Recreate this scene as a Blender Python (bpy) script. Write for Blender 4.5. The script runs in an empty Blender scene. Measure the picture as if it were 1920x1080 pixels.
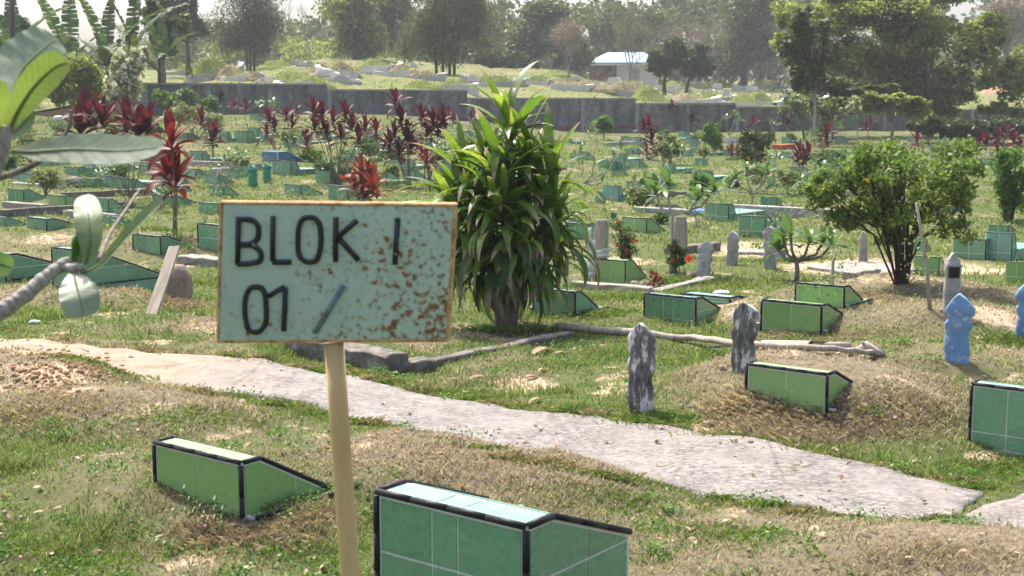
import bpy, bmesh, math, random
import numpy as np
from mathutils import Vector, Matrix, Euler
R = math.radians
random.seed(7); rng = np.random.default_rng(11)
S = bpy.context.scene
COL = S.collection
# ------------------------------------------------------------------ camera, sky, sun, exposure
F = 2500.0; PITCH = R(7.75); CAM = np.array([0, 0, 1.65])
cam = bpy.data.cameras.new('camera'); camo = bpy.data.objects.new('camera', cam); COL.objects.link(camo)
cam.sensor_width = 36; cam.lens = 36 * F / 1920; cam.clip_start = .05; cam.clip_end = 3000
camo.location = CAM; camo.rotation_euler = (R(90) - PITCH, 0, 0)
cam.dof.use_dof = True; cam.dof.focus_distance = 8.5; cam.dof.aperture_fstop = 9
S.camera = camo
SUN_AZ, SUN_EL = R(-28), R(60)          # azimuth from +Y towards +X
W = bpy.data.worlds.new('World'); S.world = W; W.use_nodes = True
wn = W.node_tree.nodes; wl = W.node_tree.links
sky = wn.new('ShaderNodeTexSky'); sky.sky_type = 'NISHITA'; sky.sun_disc = False
sky.sun_elevation = SUN_EL; sky.sun_rotation = SUN_AZ; sky.air_density = .8; sky.dust_density = 6.0; sky.ozone_density = 1.0
wn['Background'].inputs[1].default_value = .15
wl.new(sky.outputs[0], wn['Background'].inputs[0])
sl = bpy.data.lights.new('sun', 'SUN'); slo = bpy.data.objects.new('sun', sl); COL.objects.link(slo)
sl.energy = 3.0; sl.angle = R(1.2); sl.color = (1, .94, .84)
sdir = Vector((math.sin(SUN_AZ) * math.cos(SUN_EL), math.cos(SUN_AZ) * math.cos(SUN_EL), math.sin(SUN_EL)))
slo.rotation_euler = sdir.to_track_quat('Z', 'Y').to_euler(); slo.location = (0, 0, 30)
S.view_settings.view_transform = 'Standard'; S.view_settings.look = 'None'
S.view_settings.exposure = 1.2; S.view_settings.gamma = 1
S.render.engine = 'CYCLES'; S.cycles.use_denoising = True
S.cycles.max_bounces = 6; S.cycles.transparent_max_bounces = 6; S.cycles.volume_bounces = 0

# ------------------------------------------------------------------ numeric helpers
def sstep(a, b, x):
    t = np.clip((x - a) / (b - a), 0, 1); return t * t * (3 - 2 * t)
_perm = np.random.default_rng(3).random((64, 64))
def vnoise(x, y):
    xi = np.floor(x).astype(int); yi = np.floor(y).astype(int); fx = x - xi; fy = y - yi
    fx = fx * fx * (3 - 2 * fx); fy = fy * fy * (3 - 2 * fy)
    p = lambda a, b: _perm[a % 64, b % 64]
    return (p(xi, yi) * (1 - fx) + p(xi + 1, yi) * fx) * (1 - fy) + (p(xi, yi + 1) * (1 - fx) + p(xi + 1, yi + 1) * fx) * fy
def fbm(x, y, o=4):
    s = 0; a = .5; t = 0
    for k in range(o):
        s = s + a * vnoise(x * 2 ** k + 17 * k, y * 2 ** k + 5 * k); t += a; a *= .5
    return s / t
def wall_y(x): return 66 + .32 * (x + 9.8)
WALL_X0 = -17.3
# earth mounds: x, y, rx, ry, rot, height, dryness
MOUNDS = [(-.22, 5.8, .8, .45, -.35, .13, 1), (1.75, 4.55, .7, .42, -.3, .10, 1.0), (1.75, 7.3, .8, .62, -.5, .24, .9),
          (-3.0, 8.0, .6, .42, -.4, .16, 1.0), (-2.2, 7.0, 1.0, .4, -.5, .11, .85), (-1.35, 5.55, .75, .5, -.6, .08, .5),
          (3.0, 10.6, 1.2, .9, -.6, .22, .7), (3.9, 12.3, 1.1, .7, -.5, .2, .8), (2.45, 8.4, .7, .5, -.4, .14, .6),
          (-4.2, 17, 1.6, .9, -.5, .2, .7), (-6, 15.5, 1.3, .8, -.4, .2, .6), (-4, 12.3, .9, .5, -.5, .12, .7), (2.1, 11.3, .8, .6, -.5, .1, .5),
          (-1.9, 22, 1.5, .8, -.4, .25, .8), (1.0, 11.4, .7, .5, -.5, .06, .3), (3.05, 7.0, .6, .5, -.3, .08, .5)]
def mound_sum(x, y, k=None):
    z = 0; d = 0
    for (mx, my, rx, ry, ro, h, dr) in MOUNDS:
        c, s = math.cos(ro), math.sin(ro); dx = x - mx; dy = y - my
        u = (dx * c + dy * s) / rx; v = (-dx * s + dy * c) / ry; q = u * u + v * v
        g = np.exp(-q * q * .9); z = z + h * g; d = np.maximum(d, dr * np.exp(-q * q * .45))
    return z, d
def T_front(x, y):
    z = np.interp(y, [-30, 3, 7.5, 14, 26, 45, 72, 90], [0, 0, 0, -.2, -.25, -.12, .28, .4])
    z = z + 1.1 * sstep(25, 66, y) * sstep(6, -8, x)
    m, _ = mound_sum(x, y)
    n = (fbm(x * .9, y * .9) - .5) * .16 + (fbm(x * 5, y * 5) - .5) * .035 * sstep(40, 10, y)
    return z + m + n
WSEG = [(-17.3, -9.0, 2.76), (-9.0, -2.2, 2.5), (-2.2, 6.6, 2.1), (6.6, 12.2, 1.84), (12.2, 18.2, 1.66), (18.2, 46, 1.5)]
def wall_top(x):
    return np.interp(x, [-17.3, -9.2, -8.8, -2.4, -2.0, 6.4, 6.8, 12, 12.4, 18, 18.4, 60], [2.76, 2.76, 2.5, 2.5, 2.1, 2.1, 1.84, 1.84, 1.66, 1.66, 1.5, 1.5])
def T_hill(x, y):
    s = y - wall_y(x)
    lft = sstep(-16, -24, x)
    a = wall_top(x) - .25
    rise = np.interp(s, [0, 3, 60, 140, 260, 700], [0, .15, 3.3, 5.0, 6.0, 8]) * (1 - .42 * sstep(1, 14, x) * sstep(160, 90, s))
    z = a + rise + (fbm(x * .12, y * .12) - .5) * 1.1 * sstep(0, 14, s)
    zl = T_front(x, y) + rise * sstep(0, 20, s)
    return z * (1 - lft) + np.minimum(zl, z) * lft
def T(x, y):
    x = np.asarray(x, float); y = np.asarray(y, float)
    return np.where(y < wall_y(x), T_front(x, y), T_hill(x, y))
_cp, _sp = math.cos(PITCH), math.sin(PITCH)
def ray(px, py):
    a = (px - 960) / F; b = (540 - py) / F
    return np.array([a, _cp + b * _sp, -_sp + b * _cp])
def at(px, py, d):
    r = ray(px, py); return CAM + r * (d / r[1])
_ts = np.geomspace(2.2, 500, 5000)
def hit(px, py):
    r = ray(px, py); P = CAM[None] + r[None] * _ts[:, None]
    below = P[:, 2] < T(P[:, 0], P[:, 1])
    i = int(np.argmax(below)) if below.any() else len(_ts) - 1
    i = max(i, 1); a, b = P[i - 1], P[i]
    fa = a[2] - T(a[0], a[1]); fb = b[2] - T(b[0], b[1]); k = fa / (fa - fb + 1e-9)
    return a + (b - a) * np.clip(k, 0, 1)
def proj(P):
    v = np.asarray(P) - CAM; d = v[1] * _cp - v[2] * _sp; u = v[1] * _sp + v[2] * _cp
    return 960 + F * v[0] / d, 540 - F * u / d

# ------------------------------------------------------------------ materials
MATS = {}
class NT:
    def __init__(s, name):
        s.m = bpy.data.materials.new(name); s.m.use_nodes = True; s.t = s.m.node_tree; s.n = s.t.nodes; s.n.clear()
        s.out = s.n.new('ShaderNodeOutputMaterial'); MATS[name] = s.m
    def node(s, ty, ins=None, **kw):
        n = s.n.new(ty)
        for k, v in kw.items(): setattr(n, k, v)
        for k, v in (ins or {}).items():
            if isinstance(v, bpy.types.NodeSocket): s.t.links.new(v, n.inputs[k])
            else: n.inputs[k].default_value = v
        return n
    def noise(s, scale, detail=4, rough=.55, vec=None, **kw):
        i = {'Scale': scale, 'Detail': detail, 'Roughness': rough}
        if vec is not None: i['Vector'] = vec
        return s.node('ShaderNodeTexNoise', i, **kw).outputs['Fac']
    def ramp(s, fac, stops, interp='LINEAR'):
        n = s.node('ShaderNodeValToRGB', {'Fac': fac}); e = n.color_ramp.elements; n.color_ramp.interpolation = interp
        while len(e) < len(stops): e.new(.5)
        for k, (p, c) in enumerate(stops):
            e[k].position = p; e[k].color = (*c, 1) if len(c) == 3 else c
        return n.outputs[0]
    def mix(s, fac, a, b, mode='MIX'):
        n = s.node('ShaderNodeMix', data_type='RGBA', blend_type=mode)
        for sock, v in ((n.inputs[0], fac), (n.inputs[6], a), (n.inputs[7], b)):
            if isinstance(v, bpy.types.NodeSocket): s.t.links.new(v, sock)
            elif isinstance(v, (int, float)): sock.default_value = v
            else: sock.default_value = (*v, 1) if len(v) == 3 else v
        return n.outputs[2]
    def math(s, op, a, b=0.):
        n = s.node('ShaderNodeMath', operation=op)
        for k, v in enumerate((a, b)):
            if isinstance(v, bpy.types.NodeSocket): s.t.links.new(v, n.inputs[k])
            else: n.inputs[k].default_value = v
        return n.outputs[0]
    def bump(s, h, strength=.3, dist=.01):
        return s.node('ShaderNodeBump', {'Height': h, 'Strength': strength, 'Distance': dist}).outputs[0]
    def obj(s): return s.node('ShaderNodeTexCoord').outputs['Object']
    def pos(s): return s.node('ShaderNodeNewGeometry').outputs['Position']
    def attr(s, name, out='Color'): return s.node('ShaderNodeAttribute', attribute_name=name).outputs[out]
    def island(s): return s.node('ShaderNodeNewGeometry').outputs['Random Per Island']
    def objrand(s): return s.node('ShaderNodeObjectInfo').outputs['Random']
    def pbsdf(s, col, rough=.6, spec=.4, normal=None, metal=0.):
        i = {'Base Color': col if isinstance(col, bpy.types.NodeSocket) else (*col, 1), 'Roughness': rough, 'Specular IOR Level': spec, 'Metallic': metal}
        if normal is not None: i['Normal'] = normal
        return s.node('ShaderNodeBsdfPrincipled', i).outputs[0]
    def done(s, sh): s.t.links.new(sh, s.out.inputs[0]); return s.m
    def leafy(s, col, trans=.4, rough=.45, tcol=None, normal=None, spec=.35):
        p = s.pbsdf(col, rough, spec, normal)
        tc = tcol if tcol is not None else col
        t = s.node('ShaderNodeBsdfTranslucent', {'Color': tc if isinstance(tc, bpy.types.NodeSocket) else (*tc, 1)}).outputs[0]
        return s.done(s.node('ShaderNodeMixShader', {0: trans, 1: p, 2: t}).outputs[0])

def foliage_mat(name, a, b, c, trans=.4, rough=.5, spec=.3):
    n = NT(name); col = n.ramp(n.island(), [(0, a), (.5, b), (1, c)])
    col2 = n.mix(.55, col, (1.5, 1.45, .7), 'MULTIPLY')
    return n.leafy(col, trans, rough, col2, spec=spec)
def stone_mat(name, a, b, c, scale=6, bump=.4, rough=.9):
    n = NT(name); o = n.obj()
    col = n.ramp(n.noise(scale, 6, .65, o), [(.25, a), (.5, b), (.75, c)])
    col = n.mix(n.ramp(n.noise(scale * 7, 4, .6, o), [(.4, (0, 0, 0)), (.7, (.35, .35, .35))]), col, tuple(x * .45 for x in a))
    return n.done(n.pbsdf(col, rough, .2, n.bump(n.noise(scale * 9, 5, .6, o), bump, .01)))
def tile_mat(name, base, dark, streak, rough=.16):
    n = NT(name); o = n.pos()
    m = n.node('ShaderNodeMapping', {'Vector': o, 'Scale': (9, 9, 22), 'Rotation': (.4, .5, .3)}).outputs[0]
    f = n.noise(2.2, 6, .7, m, noise_type='FBM')
    col = n.ramp(f, [(.32, dark), (.5, base), (.72, streak)])
    rv = n.math('ADD', n.math('MULTIPLY', n.objrand(), .16), .92)
    hs = n.node('ShaderNodeHueSaturation', {'Color': col, 'Value': rv}).outputs[0]
    dirt = n.ramp(n.noise(7, 6, .7, o), [(.55, (0, 0, 0)), (.78, (.2, .2, .2))])
    hs = n.mix(dirt, hs, (.30, .29, .22))
    r = n.ramp(n.noise(20, 4, .6, o), [(.3, (rough,) * 3), (.75, (rough + .22,) * 3)])
    return n.done(n.pbsdf(hs, r, .5, n.bump(n.noise(14, 2, .5, o), .04, .01)))
def flat_mat(name, col, rough=.6, spec=.4, var=.15, scale=12, bump=.1):
    n = NT(name); o = n.obj(); f = n.noise(scale, 5, .6, o)
    c = n.ramp(f, [(.3, tuple(x * (1 - var) for x in col)), (.7, tuple(min(1, x * (1 + var)) for x in col))])
    return n.done(n.pbsdf(c, rough, spec, n.bump(f, bump, .005)))

# ground: grass / dry grass / bare soil driven by the painted ground-cover attribute
def ground_mat():
    n = NT('ground'); p = n.pos(); m = n.attr('cover')
    sep = n.node('ShaderNodeSeparateColor', {'Color': m})
    g = n.ramp(n.noise(14, 8, .7, p), [(.25, (.035, .05, .016)), (.5, (.085, .11, .034)), (.75, (.15, .16, .06))])
    d = n.ramp(n.noise(26, 8, .75, p), [(.25, (.085, .065, .048)), (.5, (.22, .175, .125)), (.78, (.38, .32, .235))])
    s = n.ramp(n.noise(18, 8, .7, p), [(.2, (.26, .17, .11)), (.55, (.52, .40, .28)), (.8, (.62, .53, .42))])
    brk = n.math('MULTIPLY', n.math('SUBTRACT', n.noise(9, 6, .7, p), .5), 1.1)
    fd = n.node('ShaderNodeClamp', {'Value': n.math('ADD', sep.outputs[0], brk)}).outputs[0]
    fs = n.ramp(n.math('ADD', sep.outputs[1], n.math('MULTIPLY', brk, .7)), [(.42, (0, 0, 0)), (.62, (1, 1, 1))])
    col = n.mix(fs, n.mix(fd, g, d), s)
    return n.done(n.pbsdf(col, .95, .1, n.bump(n.noise(60, 8, .75, p), .8, .02)))
ground_mat()
def hill_mat(name='hill_grass', tint=1.):
    n = NT(name); p = n.pos()
    g = n.ramp(n.noise(3, 8, .7, p), [(.3, (.07 * tint, .10, .028)), (.5, (.13 * tint, .165, .05)), (.7, (.20 * tint, .20, .08))])
    d = n.ramp(n.noise(5, 6, .7, p), [(.3, (.17, .12, .08)), (.7, (.33, .26, .19))])
    f = n.ramp(n.noise(.55, 6, .7, p), [(.50, (0, 0, 0)), (.62, (1, 1, 1))])
    return n.done(n.pbsdf(n.mix(f, g, d), .95, .1, n.bump(n.noise(9, 6, .7, p), .6, .1)))
hill_mat()
n = NT('mound_green'); p = n.pos(); c = n.ramp(n.noise(4, 7, .7, p), [(.3, (.08, .11, .026)), (.55, (.14, .18, .04)), (.75, (.23, .22, .08))]); n.done(n.pbsdf(c, .95, .1, n.bump(n.noise(14, 6, .7, p), .7, .06)))
n = NT('mound_dry'); p = n.pos(); c = n.ramp(n.noise(4, 7, .7, p), [(.3, (.11, .09, .055)), (.5, (.22, .18, .12)), (.6, (.20, .20, .08)), (.75, (.30, .28, .17))]); n.done(n.pbsdf(c, .95, .1, n.bump(n.noise(14, 6, .7, p), .7, .06)))
# path concrete
n = NT('path_concrete'); p = n.pos()
c = n.ramp(n.noise(5, 9, .75, p), [(.25, (.175, .16, .15)), (.5, (.285, .265, .25)), (.75, (.40, .375, .355))])
st = n.ramp(n.noise(26, 8, .85, n.node('ShaderNodeMapping', {'Vector': p, 'Scale': (1, 2.2, 1), 'Rotation': (0, 0, .4)}).outputs[0]), [(.47, (0, 0, 0)), (.54, (.95, .95, .95))])
st2 = n.mix(1., st, n.ramp(n.noise(2.1, 5, .7, p), [(.3, (.25, .25, .25)), (.6, (1, 1, 1))]), 'MULTIPLY')
c = n.mix(st2, c, (.085, .08, .075))
sx = n.node('ShaderNodeSeparateXYZ', {'Vector': p}).outputs[0]
sand = n.ramp(n.math('ADD', n.math('MULTIPLY', sx, -.5), n.math('MULTIPLY', n.noise(2.5, 6, .7, p), 1.2)), [(.25, (0, 0, 0)), (.30, (0, 0, 0))])
sf = n.ramp(n.math('SUBTRACT', n.math('ADD', n.math('MULTIPLY', sx, -.55), n.math('MULTIPLY', n.noise(2.5, 6, .7, p), 1.3)), 1.15), [(.3, (0, 0, 0)), (.75, (1, 1, 1))])
c = n.mix(sf, c, n.ramp(n.noise(8, 8, .7, p), [(.3, (.25, .175, .125)), (.6, (.36, .28, .215)), (.8, (.43, .36, .30))]))
vd = n.node('ShaderNodeTexVoronoi', {'Scale': 1.05, 'Vector': n.mix(.12, p, n.node('ShaderNodeTexNoise', {'Scale': 5., 'Detail': 5.}).outputs['Color'])}, feature='DISTANCE_TO_EDGE').outputs['Distance']
c = n.mix(n.ramp(vd, [(.003, (.45, .45, .45)), (.010, (0, 0, 0))]), c, (.12, .10, .08))
n.done(n.pbsdf(c, .92, .2, n.bump(n.noise(70, 6, .8, p), .7, .008)))
# grass blades
n = NT('grass_blade'); cv = n.attr('tint'); iv = n.math('ADD', n.math('MULTIPLY', n.island(), .7), .65)
cc = n.node('ShaderNodeHueSaturation', {'Color': cv, 'Value': iv}).outputs[0]
n.leafy(cc, .35, .6, n.mix(.6, cc, (1.5, 1.4, .7), 'MULTIPLY'), spec=.15)
# tiles
tile_mat('tile_light_green', (.225, .385, .135), (.21, .365, .125), (.24, .40, .145), .14)
tile_mat('tile_green', (.155, .33, .185), (.115, .27, .15), (.21, .385, .235), .2)
tile_mat('tile_teal', (.175, .325, .205), (.135, .27, .165), (.24, .39, .265), .25)
tile_mat('tile_pale_teal', (.165, .345, .27), (.125, .285, .22), (.24, .42, .34), .22)
tile_mat('tile_blue', (.07, .17, .31), (.05, .13, .25), (.09, .2, .34), .35)
stone_mat('grout', (.66, .63, .57), (.76, .73, .67), (.82, .79, .73), 20, .1)
n = NT('trim_black'); o = n.obj()
dots = n.node('ShaderNodeTexVoronoi', {'Scale': 105., 'Randomness': .15, 'Vector': o}).outputs['Distance']
c = n.mix(n.ramp(dots, [(.10, (.8, .8, .8)), (.16, (0, 0, 0))]), (.012, .012, .016), (.45, .46, .48)); n.done(n.pbsdf(c, .5, .25))
flat_mat('trim_plain', (.014, .014, .018), .5, .25)
stone_mat('trim_worn', (.25, .25, .25), (.45, .45, .44), (.62, .62, .6), 25, .3, .6)
# stones
n = NT('weathered_stone'); o = n.obj()
v = n.node('ShaderNodeMapping', {'Vector': o, 'Scale': (15, 15, 4.6)}).outputs[0]
c = n.ramp(n.noise(1.6, 7, .68, v), [(.34, (.045, .044, .042)), (.46, (.13, .125, .12)), (.53, (.22, .215, .21)), (.565, (.60, .59, .58))])
n.done(n.pbsdf(c, .9, .15, n.bump(n.noise(30, 6, .7, o), .6, .01)))
stone_mat('grey_stone', (.20, .195, .19), (.36, .355, .35), (.52, .515, .51), 9, .5)
stone_mat('concrete_dark', (.06, .055, .048), (.18, .165, .145), (.36, .335, .30), 11, 1.)
stone_mat('concrete_pale', (.17, .155, .135), (.32, .295, .265), (.44, .415, .38), 8, .7)
stone_mat('rock', (.16, .11, .08), (.30, .23, .18), (.44, .38, .33), 7, .9)
n = NT('blue_paint'); o = n.obj(); ch = n.ramp(n.noise(22, 5, .7, o), [(.565, (0, 0, 0)), (.62, (.9, .9, .9))])
c = n.mix(ch, n.ramp(n.noise(9, 5, .6, o), [(.3, (.11, .21, .40)), (.7, (.17, .30, .50))]), (.38, .46, .55)); n.done(n.pbsdf(c, .55, .35, n.bump(n.noise(26, 5, .6, o), .3, .01)))
flat_mat('green_paint', (.03, .22, .13), .45, .4, .25)
flat_mat('plaque_black', (.006, .006, .007), .4, .4)
# wood
def wood(name, a, b):
    n = NT(name); o = n.obj(); v = n.node('ShaderNodeMapping', {'Vector': o, 'Scale': (30, 30, 2.5)}).outputs[0]
    c = n.ramp(n.noise(1.4, 7, .7, v), [(.3, a), (.7, b)]); n.done(n.pbsdf(c, .85, .2, n.bump(n.noise(2.5, 5, .7, v), .5, .01)))
wood('grey_wood', (.20, .165, .135), (.44, .385, .33)); wood('bark_grey', (.10, .085, .07), (.30, .26, .22)); wood('bark_dark', (.035, .028, .022), (.11, .09, .07))
wood('bark_pale', (.24, .22, .19), (.46, .43, .39)); wood('log_wood', (.22, .18, .145), (.50, .45, .39)); wood('twig', (.15, .125, .105), (.30, .26, .23))
n = NT('branch_bark'); p = n.pos(); rg = n.node('ShaderNodeTexWave', {'Vector': p, 'Scale': 22., 'Distortion': 5., 'Detail': 3., 'Detail Scale': 2.}, wave_type='BANDS', bands_direction='DIAGONAL').outputs['Fac']
c = n.ramp(n.noise(60, 6, .7, p), [(.3, (.20, .185, .16)), (.55, (.36, .335, .30)), (.75, (.50, .475, .44))]); c = n.mix(n.ramp(rg, [(.0, (.45, .45, .45)), (.15, (0, 0, 0))]), c, (.16, .14, .12)); n.done(n.pbsdf(c, .85, .2, n.bump(n.math('ADD', rg, n.noise(90, 5, .7, p)), .6, .004)))
# sign
n = NT('sign_plate'); p = n.pos()
b0 = n.noise(85, 4, .55, p); zone = n.noise(11, 3, .55, p)
sx = n.node('ShaderNodeSeparateXYZ', {'Vector': p}); gx = n.math('MULTIPLY', n.math('ADD', sx.outputs[0], .30), .26); gz = n.math('MULTIPLY', n.math('SUBTRACT', 1.40, sx.outputs[2]), .32)
rf = n.math('ADD', n.math('ADD', n.math('MULTIPLY', b0, .78), n.math('MULTIPLY', zone, .27)), n.math('ADD', gx, gz))
rust = n.ramp(rf, [(.615, (0, 0, 0)), (.67, (.8, .8, .8)), (.76, (1, 1, 1))])
halo = n.ramp(rf, [(.50, (0, 0, 0)), (.68, (.6, .6, .6))])
base = n.ramp(n.noise(6, 5, .6, p), [(.3, (.38, .50, .42)), (.7, (.44, .56, .48))])
base = n.mix(halo, base, (.30, .33, .17))
rc = n.ramp(n.noise(160, 4, .7, p), [(.3, (.10, .035, .012)), (.6, (.25, .105, .032)), (.8, (.36, .20, .07))])
n.done(n.pbsdf(n.mix(rust, base, rc), n.ramp(rust, [(0, (.35,) * 3), (1, (.85,) * 3)]), .4, n.bump(rf, .3, .003)))
n = NT('rusty_frame'); p = n.pos()
c = n.ramp(n.noise(38, 6, .7, p), [(.28, (.20, .08, .03)), (.44, (.40, .22, .09)), (.56, (.54, .37, .18)), (.8, (.58, .45, .27))]); n.done(n.pbsdf(c, .75, .3, n.bump(n.noise(120, 5, .7, p), .5, .003)))
n = NT('sign_pole'); p = n.pos()
v = n.node('ShaderNodeMapping', {'Vector': p, 'Scale': (26, 26, 7)}).outputs[0]
c = n.ramp(n.noise(1.3, 6, .65, v), [(.3, (.50, .345, .155)), (.5, (.55, .39, .18)), (.75, (.60, .45, .225))]); 
c = n.mix(n.ramp(n.noise(60, 5, .7, p), [(.66, (0, 0, 0)), (.72, (.8, .8, .8))]), c, (.16, .07, .03)); n.done(n.pbsdf(c, .6, .35, n.bump(n.noise(40, 4, .6, p), .15, .003)))
flat_mat('letter_highlit', (.13, .165, .205), .4, .5, .5, 60)  # blue-grey highlight of the slash put into its colour
n = NT('letter_black'); p = n.pos()
ch = n.ramp(n.noise(55, 4, .6, p), [(.665, (0, 0, 0)), (.69, (1, 1, 1))]); c = n.mix(ch, (.010, .010, .013), (.38, .42, .44)); n.done(n.pbsdf(c, .38, .5, n.bump(n.noise(120, 3, .5, p), .4, .004)))  # pale paint chips, also white highlights painted into the black
# leaves
n = NT('dracaena_leaf'); t = n.attr('t', 'Fac'); r = n.objrand(); isl = n.island(); oz = n.node('ShaderNodeSeparateXYZ', {'Vector': n.node('ShaderNodeObjectInfo').outputs['Location']})
age = n.attr('age', 'Fac')
g = n.ramp(r, [(0, (.06, .13, .022)), (.5, (.10, .19, .032)), (1, (.18, .28, .055))])
st = n.ramp(n.noise(40, 3, .5, n.obj()), [(.4, (.85, .85, .85)), (.6, (1.1, 1.1, 1.1))]); g = n.mix(1., g, st, 'MULTIPLY')
br = n.ramp(n.math('ADD', t, n.math('MULTIPLY', n.math('SUBTRACT', n.noise(9, 4, .6, n.obj()), .5), .35)), [(.80, (0, 0, 0)), (.90, (1, 1, 1))])
n.leafy(n.mix(br, g, (.36, .27, .19)), .38, .38, n.mix(br, n.mix(.8, g, (2.6, 2.2, .9), 'MULTIPLY'), (.4, .3, .2)), spec=.45)
n = NT('dracaena_old_leaf'); t = n.attr('t', 'Fac'); r = n.objrand()
g = n.ramp(r, [(0, (.03, .07, .018)), (1, (.07, .13, .03))])
br = n.ramp(n.math('ADD', t, n.math('ADD', n.math('MULTIPLY', n.math('SUBTRACT', n.noise(8, 4, .6, n.obj()), .5), .5), n.math('MULTIPLY', n.math('SUBTRACT', r, .5), .5))), [(.70, (0, 0, 0)), (.84, (1, 1, 1))])
n.leafy(n.mix(br, g, n.ramp(n.noise(20, 4, .6, n.obj()), [(.3, (.18, .12, .09)), (.7, (.42, .33, .27))])), .25, .6, spec=.25)
def cord(name, a, b, c):
    n = NT(name); isl = n.island(); t = n.attr('t', 'Fac'); col = n.ramp(isl, [(0, a), (.6, b), (1, c)])
    n.leafy(col, .28, .5, n.mix(1., col, (1.7, 1.1, 1.), 'MULTIPLY'), spec=.22)
cord('cordyline_maroon', (.035, .012, .018), (.07, .016, .024), (.13, .024, .03)); cord('cordyline_red', (.06, .014, .018), (.13, .022, .022), (.21, .05, .03)); cord('cordyline_orange', (.08, .02, .018), (.16, .04, .025), (.25, .08, .03))
def plumeria(name, b1, b2, b3, tr):
    n = NT(name); o = n.obj(); uv = n.attr('across', 'Fac'); t = n.attr('t', 'Fac')
    vein = n.math('SINE', n.math('MULTIPLY', n.math('ADD', n.math('MULTIPLY', t, 1.), n.math('MULTIPLY', n.math('ABSOLUTE', uv), -.12)), 95.))
    mid = n.ramp(n.math('ABSOLUTE', uv), [(.03, (1, 1, 1)), (.07, (0, 0, 0))])
    vf = n.ramp(vein, [(.80, (0, 0, 0)), (1., (.55, .55, .55))])
    base = n.ramp(n.noise(18, 5, .6, o), [(.3, b1), (.55, b2), (.75, b3)])
    spots = n.ramp(n.noise(34, 5, .6, o), [(.66, (0, 0, 0)), (.72, (.8, .8, .8))]); base = n.mix(spots, base, (.26, .24, .07))
    c = n.mix(mid, n.mix(vf, base, (.25, .34, .2)), (.45, .46, .28)); n.leafy(c, tr, .38, n.mix(1., c, (1.2, 1.3, .6), 'MULTIPLY'), n.bump(vein, .05, .001), .5)
plumeria('plumeria_leaf', (.09, .145, .07), (.13, .195, .095), (.19, .25, .11), .32); plumeria('plumeria_pale_sheen', (.16, .21, .155), (.21, .26, .20), (.27, .31, .24), .22); plumeria('plumeria_sunlit', (.15, .205, .07), (.19, .25, .085), (.23, .28, .10), .36)  # pale and bright copies put white sheen and sunlight into the leaf colour
foliage_mat('frangipani_leaf', (.05, .11, .03), (.085, .17, .045), (.15, .24, .08), .35, .35, .5)
foliage_mat('shrub_leaf', (.07, .13, .03), (.13, .21, .05), (.23, .31, .09), .42, .5, .3)
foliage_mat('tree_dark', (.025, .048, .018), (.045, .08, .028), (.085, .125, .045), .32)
foliage_mat('tree_mid', (.045, .075, .024), (.08, .125, .038), (.14, .19, .065), .36)
foliage_mat('tree_yellow', (.10, .14, .038), (.19, .25, .065), (.32, .38, .13), .52)
foliage_mat('tree_olive', (.065, .08, .038), (.11, .13, .06), (.18, .19, .10), .38)
foliage_mat('banana_leaf', (.035, .075, .025), (.06, .115, .04), (.10, .155, .06), .3, .5, .3)
foliage_mat('pale_leaf', (.11, .15, .055), (.18, .23, .09), (.28, .32, .15), .4)
foliage_mat('fern_green', (.05, .13, .02), (.09, .20, .03), (.16, .28, .06), .4)
foliage_mat('dry_foliage', (.12, .095, .075), (.2, .165, .13), (.28, .235, .19), .3)
foliage_mat('white_petal', (.5, .5, .44), (.65, .65, .58), (.75, .75, .7), .3)
foliage_mat('yellow_petal', (.5, .33, .02), (.6, .42, .03), (.65, .5, .08), .3)
foliage_mat('red_petal', (.5, .035, .012), (.65, .06, .02), (.7, .11, .03), .25)
foliage_mat('pink_petal', (.55, .25, .40), (.65, .35, .5), (.7, .42, .55), .3)
foliage_mat('dead_leaf', (.20, .13, .08), (.34, .25, .17), (.50, .42, .32), .2, .8, .1)
# wall, hill graves, pavilion
n = NT('wall_concrete'); p = n.pos()
v = n.node('ShaderNodeMapping', {'Vector': p, 'Scale': (1.2, 1.2, .5)}).outputs[0]
c = n.ramp(n.noise(1.5, 8, .72, v), [(.32, (.065, .065, .067)), (.5, (.18, .18, .178)), (.68, (.36, .355, .345))]); c = n.mix(n.ramp(n.noise(5, 6, .75, p), [(.45, (0, 0, 0)), (.6, (.6, .6, .6))]), c, (.09, .09, .09)); n.done(n.pbsdf(c, .95, .1, n.bump(n.noise(9, 6, .7, p), .4, .03)))
stone_mat('wall_footing', (.10, .06, .05), (.20, .11, .085), (.28, .19, .16), 1.2, .4)
stone_mat('wall_post', (.17, .17, .165), (.31, .305, .30), (.44, .43, .42), 1.6, .4)
stone_mat('tomb_white', (.50, .48, .44), (.66, .64, .60), (.78, .76, .72), 1.5, .2)
stone_mat('tomb_grey', (.28, .265, .25), (.42, .405, .385), (.55, .53, .51), 1.3, .3)
flat_mat('roof_blue', (.17, .32, .50), .4, .5, .15, 1.5); flat_mat('post_red', (.30, .055, .04), .6, .3)
flat_mat('plaster_white', (.68, .67, .65), .8, .2, .06, 1.); flat_mat('cloth_white', (.55, .58, .55), .9, .1, .2); flat_mat('earth_red', (.36, .21, .13), .95, .1, .35, 1.2, .6)
flat_mat('earth_tan', (.33, .225, .135), .95, .1, .4, 20, .6); flat_mat('sheet_blue', (.10, .27, .55), .5, .4); flat_mat('litter_white', (.6, .6, .6), .6, .3); flat_mat('lamp_white', (.6, .62, .65), .4, .4); flat_mat('brick_red', (.33, .10, .05), .85, .2, .3)

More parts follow.
